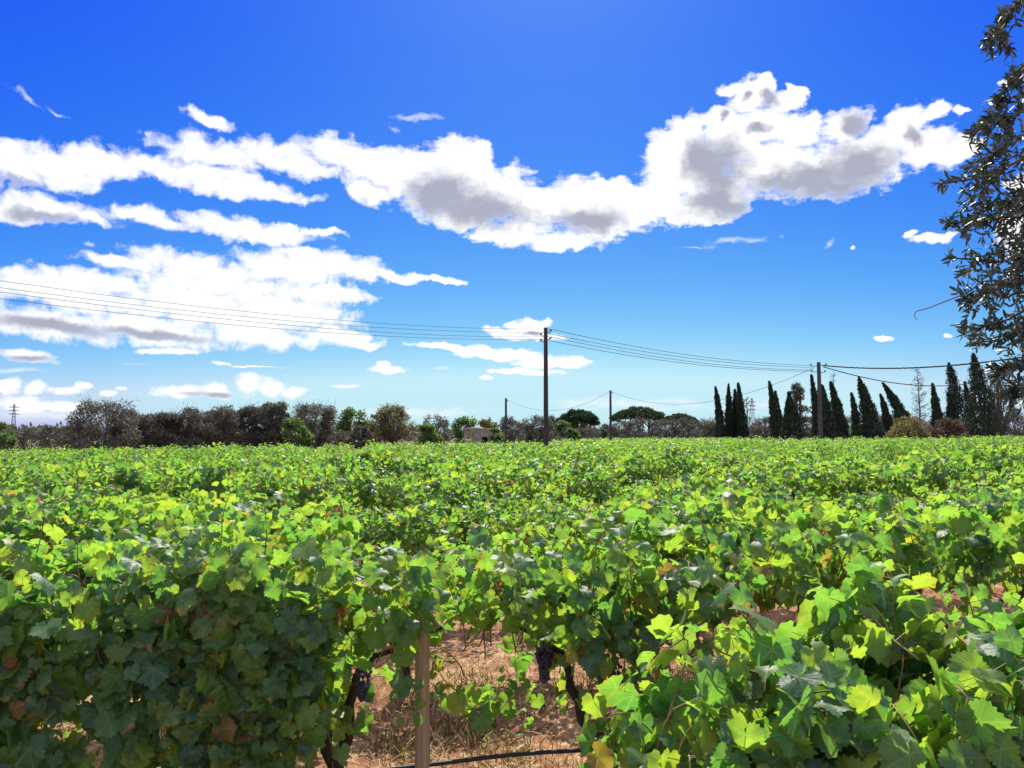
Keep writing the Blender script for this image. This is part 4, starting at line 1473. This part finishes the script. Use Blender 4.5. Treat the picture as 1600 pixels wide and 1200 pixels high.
# ------------------------------------------------------------------ poles, cables, pylons
def pole(name, label, x, y, h, r0, r1, mat, arms, seed=0, square=False):
    """Utility pole with insulators on hooks; arms: (height, side offset)."""
    q = np.array([x, y, gz(x, y)])
    root = empty(name, q)
    tag(root, label, 'utility pole', 'overhead line poles')
    g = Geo()
    z = np.linspace(-.3, h, 8)
    g.tube(np.stack([0 * z, 0 * z, z], 1), np.linspace(r0, r1, 8), 4 if square else 12, .6)
    link('shaft', g.mesh('shaft', mat, not square), root)
    for (zz, sx) in arms:
        a = Geo()
        a.tube([(0, 0, zz - .08), (sx * .8, 0, zz - .10), (sx, 0, zz - .04)], .022, 5)
        br = link('bracket', a.mesh('bracket', M_WIRE), root)
        i = Geo()
        i.tube([(sx, 0, zz - .06), (sx, 0, zz), (sx, 0, zz + .05), (sx, 0, zz + .08)], [.045, .06, .06, .03], 8)
        link('insulator', i.mesh('insulator', M_CERAMIC), br)
    return q


P1 = pole('utility_pole', 'tall dark utility pole with insulators rising from the vineyard', (853 - 800) / F_PX * 44, 44, top_z(512, 44) - gz(1.9, 44), .15, .105, M_POLE_WOOD, [(top_z(516, 44) - gz(1.9, 44), .28), (top_z(518, 44) - gz(1.9, 44) - .15, -.26), (top_z(528, 44) - gz(1.9, 44), .26), (top_z(530, 44) - gz(1.9, 44) - .05, -.26)])
x2 = (1281 - 800) / F_PX * 55
P2 = pole('utility_pole', 'thick concrete utility pole among the cypresses', x2, 55, top_z(566, 55) - gz(x2, 55), .18, .13, M_CONCRETE, [(top_z(570, 55) - gz(x2, 55), -.55), (top_z(569, 55) - gz(x2, 55), .5), (top_z(579, 55) - gz(x2, 55), -.5), (top_z(580, 55) - gz(x2, 55), .42)], square=True)
x3 = (954 - 800) / F_PX * 86
P3 = pole('utility_pole', 'slim dark pole left of the flat umbrella pine', x3, 86, top_z(610, 86) - gz(x3, 86), .15, .11, M_POLE_WOOD, [(top_z(613, 86) - gz(x3, 86), .2)])
x4 = (790.5 - 800) / F_PX * 100
P4 = pole('utility_pole', 'slim pale pole right of the stone hut', x4, 100, top_z(622, 100) - gz(x4, 100), .17, .13, M_CONCRETE, [(top_z(626, 100) - gz(x4, 100), .2)])


def pt(px, py, dist):
    x = (px - 800) / F_PX * dist
    return np.array([x, dist, top_z(py, dist)])


def cable(a, b, sag, r, label, name='overhead_cable', twist=False, n=48):
    t = np.linspace(0, 1, n)
    P = a[None] * (1 - t[:, None]) + b[None] * t[:, None]
    P[:, 2] -= 4 * sag * t * (1 - t)
    g = Geo()
    if twist:
        L = np.linalg.norm(b - a)
        m = int(L * 7)
        t = np.linspace(0, 1, m)
        P = a[None] * (1 - t[:, None]) + b[None] * t[:, None]
        P[:, 2] -= 4 * sag * t * (1 - t)
        for ph in (0, 2.09, 4.19):
            Q = P.copy()
            Q[:, 0] += r * .9 * np.cos(t * L * 4.5 + ph) * .5
            Q[:, 2] += r * .9 * np.sin(t * L * 4.5 + ph)
            g.tube(Q, r * .75, 4, .3, cap=False)
    else:
        g.tube(P, r, 5, .3, cap=False)
    o = link(name, g.mesh(name, M_WIRE))
    tag(o, label, 'cable', 'overhead cables')


LP = np.array([-18.6, 22.0])


def lp(py):
    return np.array([LP[0], LP[1], top_z(py, 22.0)])


cable(lp(402), pt(859, 514, 44), .55, .008, 'uppermost of the four wires running left from the tall dark pole')
cable(lp(410) + np.array([-.5, 0, 0]), pt(847, 519, 44), .55, .008, 'second of the four wires running left from the tall dark pole')
cable(lp(421), pt(859, 526, 44), .55, .008, 'third of the four wires running left from the tall dark pole')
cable(lp(429) + np.array([-.5, 0, 0]), pt(847, 530, 44), .55, .008, 'lowest of the four wires running left from the tall dark pole')
cable(pt(860, 514, 44), pt(1270, 571, 55), .42, .013, 'uppermost wire between the tall dark pole and concrete pole')
cable(pt(848, 519, 44), pt(1270, 574, 55), .42, .013, 'second wire between the tall dark pole and concrete pole')
cable(pt(860, 526, 44), pt(1272, 578, 55), .45, .013, 'third wire between the tall dark pole and concrete pole')
cable(pt(848, 530, 44), pt(1272, 580, 55), .45, .013, 'lowest wire between the tall dark pole and concrete pole')
cable(pt(1288, 571, 55), np.array([29.0, 34.0, top_z(505, 34)]), .85, .028, 'twisted thick cable running right from the concrete pole', twist=True)
cable(pt(1288, 573, 55), pt(1600, 575, 84), 1.6, .024, 'sagging cable passing behind the large cypresses', twist=True)
cable(pt(1274, 574, 55), pt(956, 612, 86), 1.9, .014, 'sagging cable from the concrete pole to the slim dark pole')
cable(pt(952, 612, 86), pt(791, 624, 100), 1.7, .014, 'sagging cable between the two slim poles')


def pylon(px, dist, top, label, arms=3):
    q = at_px(px, dist)
    H = top_z(top, dist) - q[2]
    root = empty('lattice_pylon', q, .5)
    tag(root, label, 'pylon', 'distant lattice pylons')
    g = Geo()
    w0, w1 = H * .085, H * .012
    r = .10 * dist / 400
    lev = np.linspace(0, 1, 11) ** .8
    def corner(t, i):
        w = w0 + (w1 - w0) * t ** .8
        return np.array([w * (1, -1, -1, 1)[i], w * (1, 1, -1, -1)[i], t * H])
    for i in range(4):
        g.tube([corner(t, i) for t in lev], r * 1.5, 4, cap=False)
        for a, b in zip(lev[:-1], lev[1:]):
            g.tube([corner(a, i), corner(b, (i + 1) % 4)], r, 4, cap=False)
            g.tube([corner(b, i), corner(a, (i + 1) % 4)], r, 4, cap=False)
    link('tower', g.mesh('tower', M_STEEL, False), root)
    for t in (.70, .80, .90)[:arms]:
        a = Geo()
        L = H * .14
        a.tube([(-L, 0, t * H), (0, 0, t * H + .03 * H), (L, 0, t * H)], r * 1.4, 4)
        a.tube([(-L, 0, t * H), (L, 0, t * H)], r * 1.2, 4)
        link('crossarm', a.mesh('crossarm', M_STEEL, False), root)


pylon(22, 520, 631, 'lattice power pylon at the far left behind the shrubs')
pylon(1175, 700, 622, 'tiny lattice pylon between the cypress clusters')

# ------------------------------------------------------------------ the olive tree beside the camera
OLV = (np.array([(0, 0, 0), (.22, -.11, .02), (.55, -.14, .03), (.85, -.08, .0), (1, 0, -.03), (.85, .08, .0), (.55, .14, .03), (.22, .11, .02), (.5, 0, -.01)]), np.array([(0, 1, 8), (1, 2, 8), (2, 3, 8), (3, 4, 8), (4, 5, 8), (5, 6, 8), (6, 7, 8), (7, 0, 8)]))


def build_near_olive():
    rng = np.random.default_rng(64)
    base = np.array([3.95, 4.55, gz(3.95, 4.55)])
    root = empty('olive_tree', base)
    tag(root, 'near olive tree with dark leafy branches hanging in at the right', 'olive tree')
    tg = Geo()
    tg.tube(curve3((0, 0, -.2), (.1, 0, 1.6), (.15, .1, 0), 9), np.linspace(.22, .15, 9), 12, .4)
    tg.tube(curve3((.1, 0, 1.55), (-.3, .05, 3.4), (.35, 0, 0), 9), np.linspace(.13, .05, 9), 8, .5)
    tg.tube(curve3((.1, 0, 1.55), (.8, .5, 3.6), (.35, 0, 0), 9), np.linspace(.11, .04, 9), 8, .6)
    link('trunk', tg.mesh('trunk', M_BARK), root)
    bmesh_me = mesh_np('olive_leaf', OLV[0], OLV[1], {'rnd': np.zeros(9), 'lv': OLV[0]}, True, M_OLIVE_LEAF)

    def W(px, py, d):
        return np.array([(px - 800) / F_PX * d, d, top_z(py, d)]) - base
    branches = [  # limb root then way points in the photo's frame with distance
        [(1700, -60, 4.5), (1630, -10, 4.3), (1592, 30, 4.2), (1565, 85, 4.2)],
        [(1690, 60, 4.6), (1640, 90, 4.4), (1600, 130, 4.3), (1575, 165, 4.2)],
        [(1700, 130, 4.5), (1640, 160, 4.3), (1585, 190, 4.2), (1526, 208, 4.1)],
        [(1710, 160, 4.8), (1640, 200, 4.6), (1580, 235, 4.5), (1540, 265, 4.4)],
        [(1700, 200, 4.4), (1630, 240, 4.2), (1560, 275, 4.1), (1480, 288, 4.0)],
        [(1700, 240, 4.7), (1640, 290, 4.5), (1580, 320, 4.4), (1520, 320, 4.3)],
        [(1700, 280, 4.3), (1640, 320, 4.2), (1560, 345, 4.1), (1486, 350, 4.1)],
        [(1690, 340, 4.6), (1630, 390, 4.4), (1570, 410, 4.3), (1490, 402, 4.2)],
        [(1700, 330, 4.8), (1640, 370, 4.7), (1590, 430, 4.6), (1540, 455, 4.5)],
        [(1700, 380, 4.4), (1640, 420, 4.2), (1560, 455, 4.1), (1500, 472, 4.1)],
        [(1700, 400, 4.7), (1650, 460, 4.5), (1580, 500, 4.4), (1525, 515, 4.3)],
        [(1690, 430, 4.3), (1640, 500, 4.2), (1580, 530, 4.1), (1530, 535, 4.1)],
        [(1690, 470, 4.5), (1640, 540, 4.3), (1600, 575, 4.2), (1560, 575, 4.2)],
        [(1690, 500, 4.4), (1650, 570, 4.2), (1615, 600, 4.1), (1580, 605, 4.1)],
        [(1700, 520, 4.7), (1660, 560, 4.6), (1620, 590, 4.5), (1590, 620, 4.4)],
        [(1700, 80, 4.9), (1660, 220, 4.7), (1620, 330, 4.6), (1590, 420, 4.5)],
        [(1700, 250, 4.9), (1660, 360, 4.7), (1620, 460, 4.6), (1600, 560, 4.5)],
    ]
    bare = [(1600, 395, 4.2), (1560, 420, 4.15), (1525, 455, 4.1), (1485, 470, 4.05), (1455, 482, 4.0), (1436, 486, 4.0), (1433, 494, 4.0), (1438, 500, 4.0)]
    LP_, LN, LT, LS = [], [], [], []
    hub = np.array([.1, .2, 2.2])

    def inside(p):
        """Within the crown's outline on its open side."""
        q = p + base
        col, row = 800 + F_PX * q[0] / q[1], 680 - F_PX * (q[2] - CAM_Z) / q[1]
        return col > np.interp(row, [0, 40, 75, 110, 140, 170, 215, 245, 280, 300, 345, 372, 395, 425, 470, 520, 550, 575, 610, 640, 660], [1568, 1556, 1572, 1590, 1570, 1540, 1528, 1535, 1476, 1520, 1480, 1535, 1490, 1492, 1505, 1505, 1535, 1550, 1562, 1590, 1640])

    def smooth_path(pts, n):
        pts = np.array(pts)
        t = np.linspace(0, len(pts) - 1, n)
        P = np.stack([np.interp(t, np.arange(len(pts)), pts[:, i]) for i in range(3)], 1)
        for _ in range(3):
            P[1:-1] = (P[:-2] + P[1:-1] * 2 + P[2:]) / 4
        return P

    def leafy(P, k0, dens):
        n = len(P)
        for i in range(k0, n):
            dd = unit(P[i] - P[i - 1])
            for s in (-1, 1):
                if rng.random() > dens:
                    continue
                lat = unit(np.cross(dd, rng.normal(0, 1, 3)))
                tipd = unit(dd * .75 + lat * .8 * s + rng.normal(0, .22, 3))
                LP_.append(P[i] + rng.normal(0, .004, 3))
                LT.append(tipd)
                LN.append(rng.normal(0, 1, 3) + np.array([0, 0, .8]))
                LS.append(rng.uniform(.042, .062))

    for br in branches:
        P = smooth_path([hub] + [W(*b) for b in br], 60)
        g = Geo()
        g.tube(P, np.linspace(.018, .003, len(P)), 6, float(rng.random()))
        bo = link('branch', g.mesh('branch', M_BARK), root)
        leafy(P, 34, .9)
        for k in range(16):
            i = int(rng.integers(26, 58))
            d = unit(unit(P[min(i + 1, 59)] - P[i - 1]) + rng.normal(0, .65, 3) + np.array([0, 0, -.12]))
            p = P[i].copy()
            Q = [p.copy()]
            for j in range(int(rng.integers(8, 17))):
                d = unit(d + rng.normal(0, .13, 3) + np.array([0, 0, -.03]))
                p = p + d * .019
                Q.append(p.copy())
            Q = np.array([q for q in Q if inside(q)])
            if len(Q) < 3:
                continue
            t = Geo()
            t.tube(Q, np.linspace(.0028, .0012, len(Q)), 4, float(rng.random()), cap=False)
            link('twig', t.mesh('twig', M_BARK), bo)
            leafy(Q, 1, .88)
    P = smooth_path([W(*b) for b in bare], 40)
    g = Geo()
    g.tube(P, np.linspace(.005, .0015, len(P)), 5, .6)
    link('branch', g.mesh('branch', M_BARK), root)
    LPa, LNa, LTa, LSa = map(np.array, (LP_, LN, LT, LS))
    keep = np.array([inside(p) for p in LPa])
    LPa, LNa, LTa, LSa = LPa[keep], LNa[keep], LTa[keep], LSa[keep]
    rot = frames(LNa, LTa)
    # leaves that stand clear at the outside of the crown are parts
    wpos = LPa + base
    colpx = 800 + F_PX * wpos[:, 0] / wpos[:, 1]
    order = np.argsort(colpx + rng.normal(0, 10, len(colpx)))
    for i in order[:300]:
        M = Matrix.Identity(4)
        R = rot[i] * LSa[i]
        for a in range(3):
            for b in range(3):
                M[a][b] = R[a][b]
            M[a][3] = LPa[i][a]
        link('leaf', bmesh_me, root, mat4=M)
    rest = order[300:]
    g = Geo()
    g.pieces(OLV, LPa[rest], rot[rest], LSa[rest], rng.random(len(rest)))
    f = link('foliage', g.mesh('foliage', M_OLIVE_LEAF), root)
    f['kind'] = 'stuff'


build_near_olive()
print('TRIS', sum(len(m.polygons) for m in bpy.data.meshes), 'OBJ', len(bpy.data.objects))
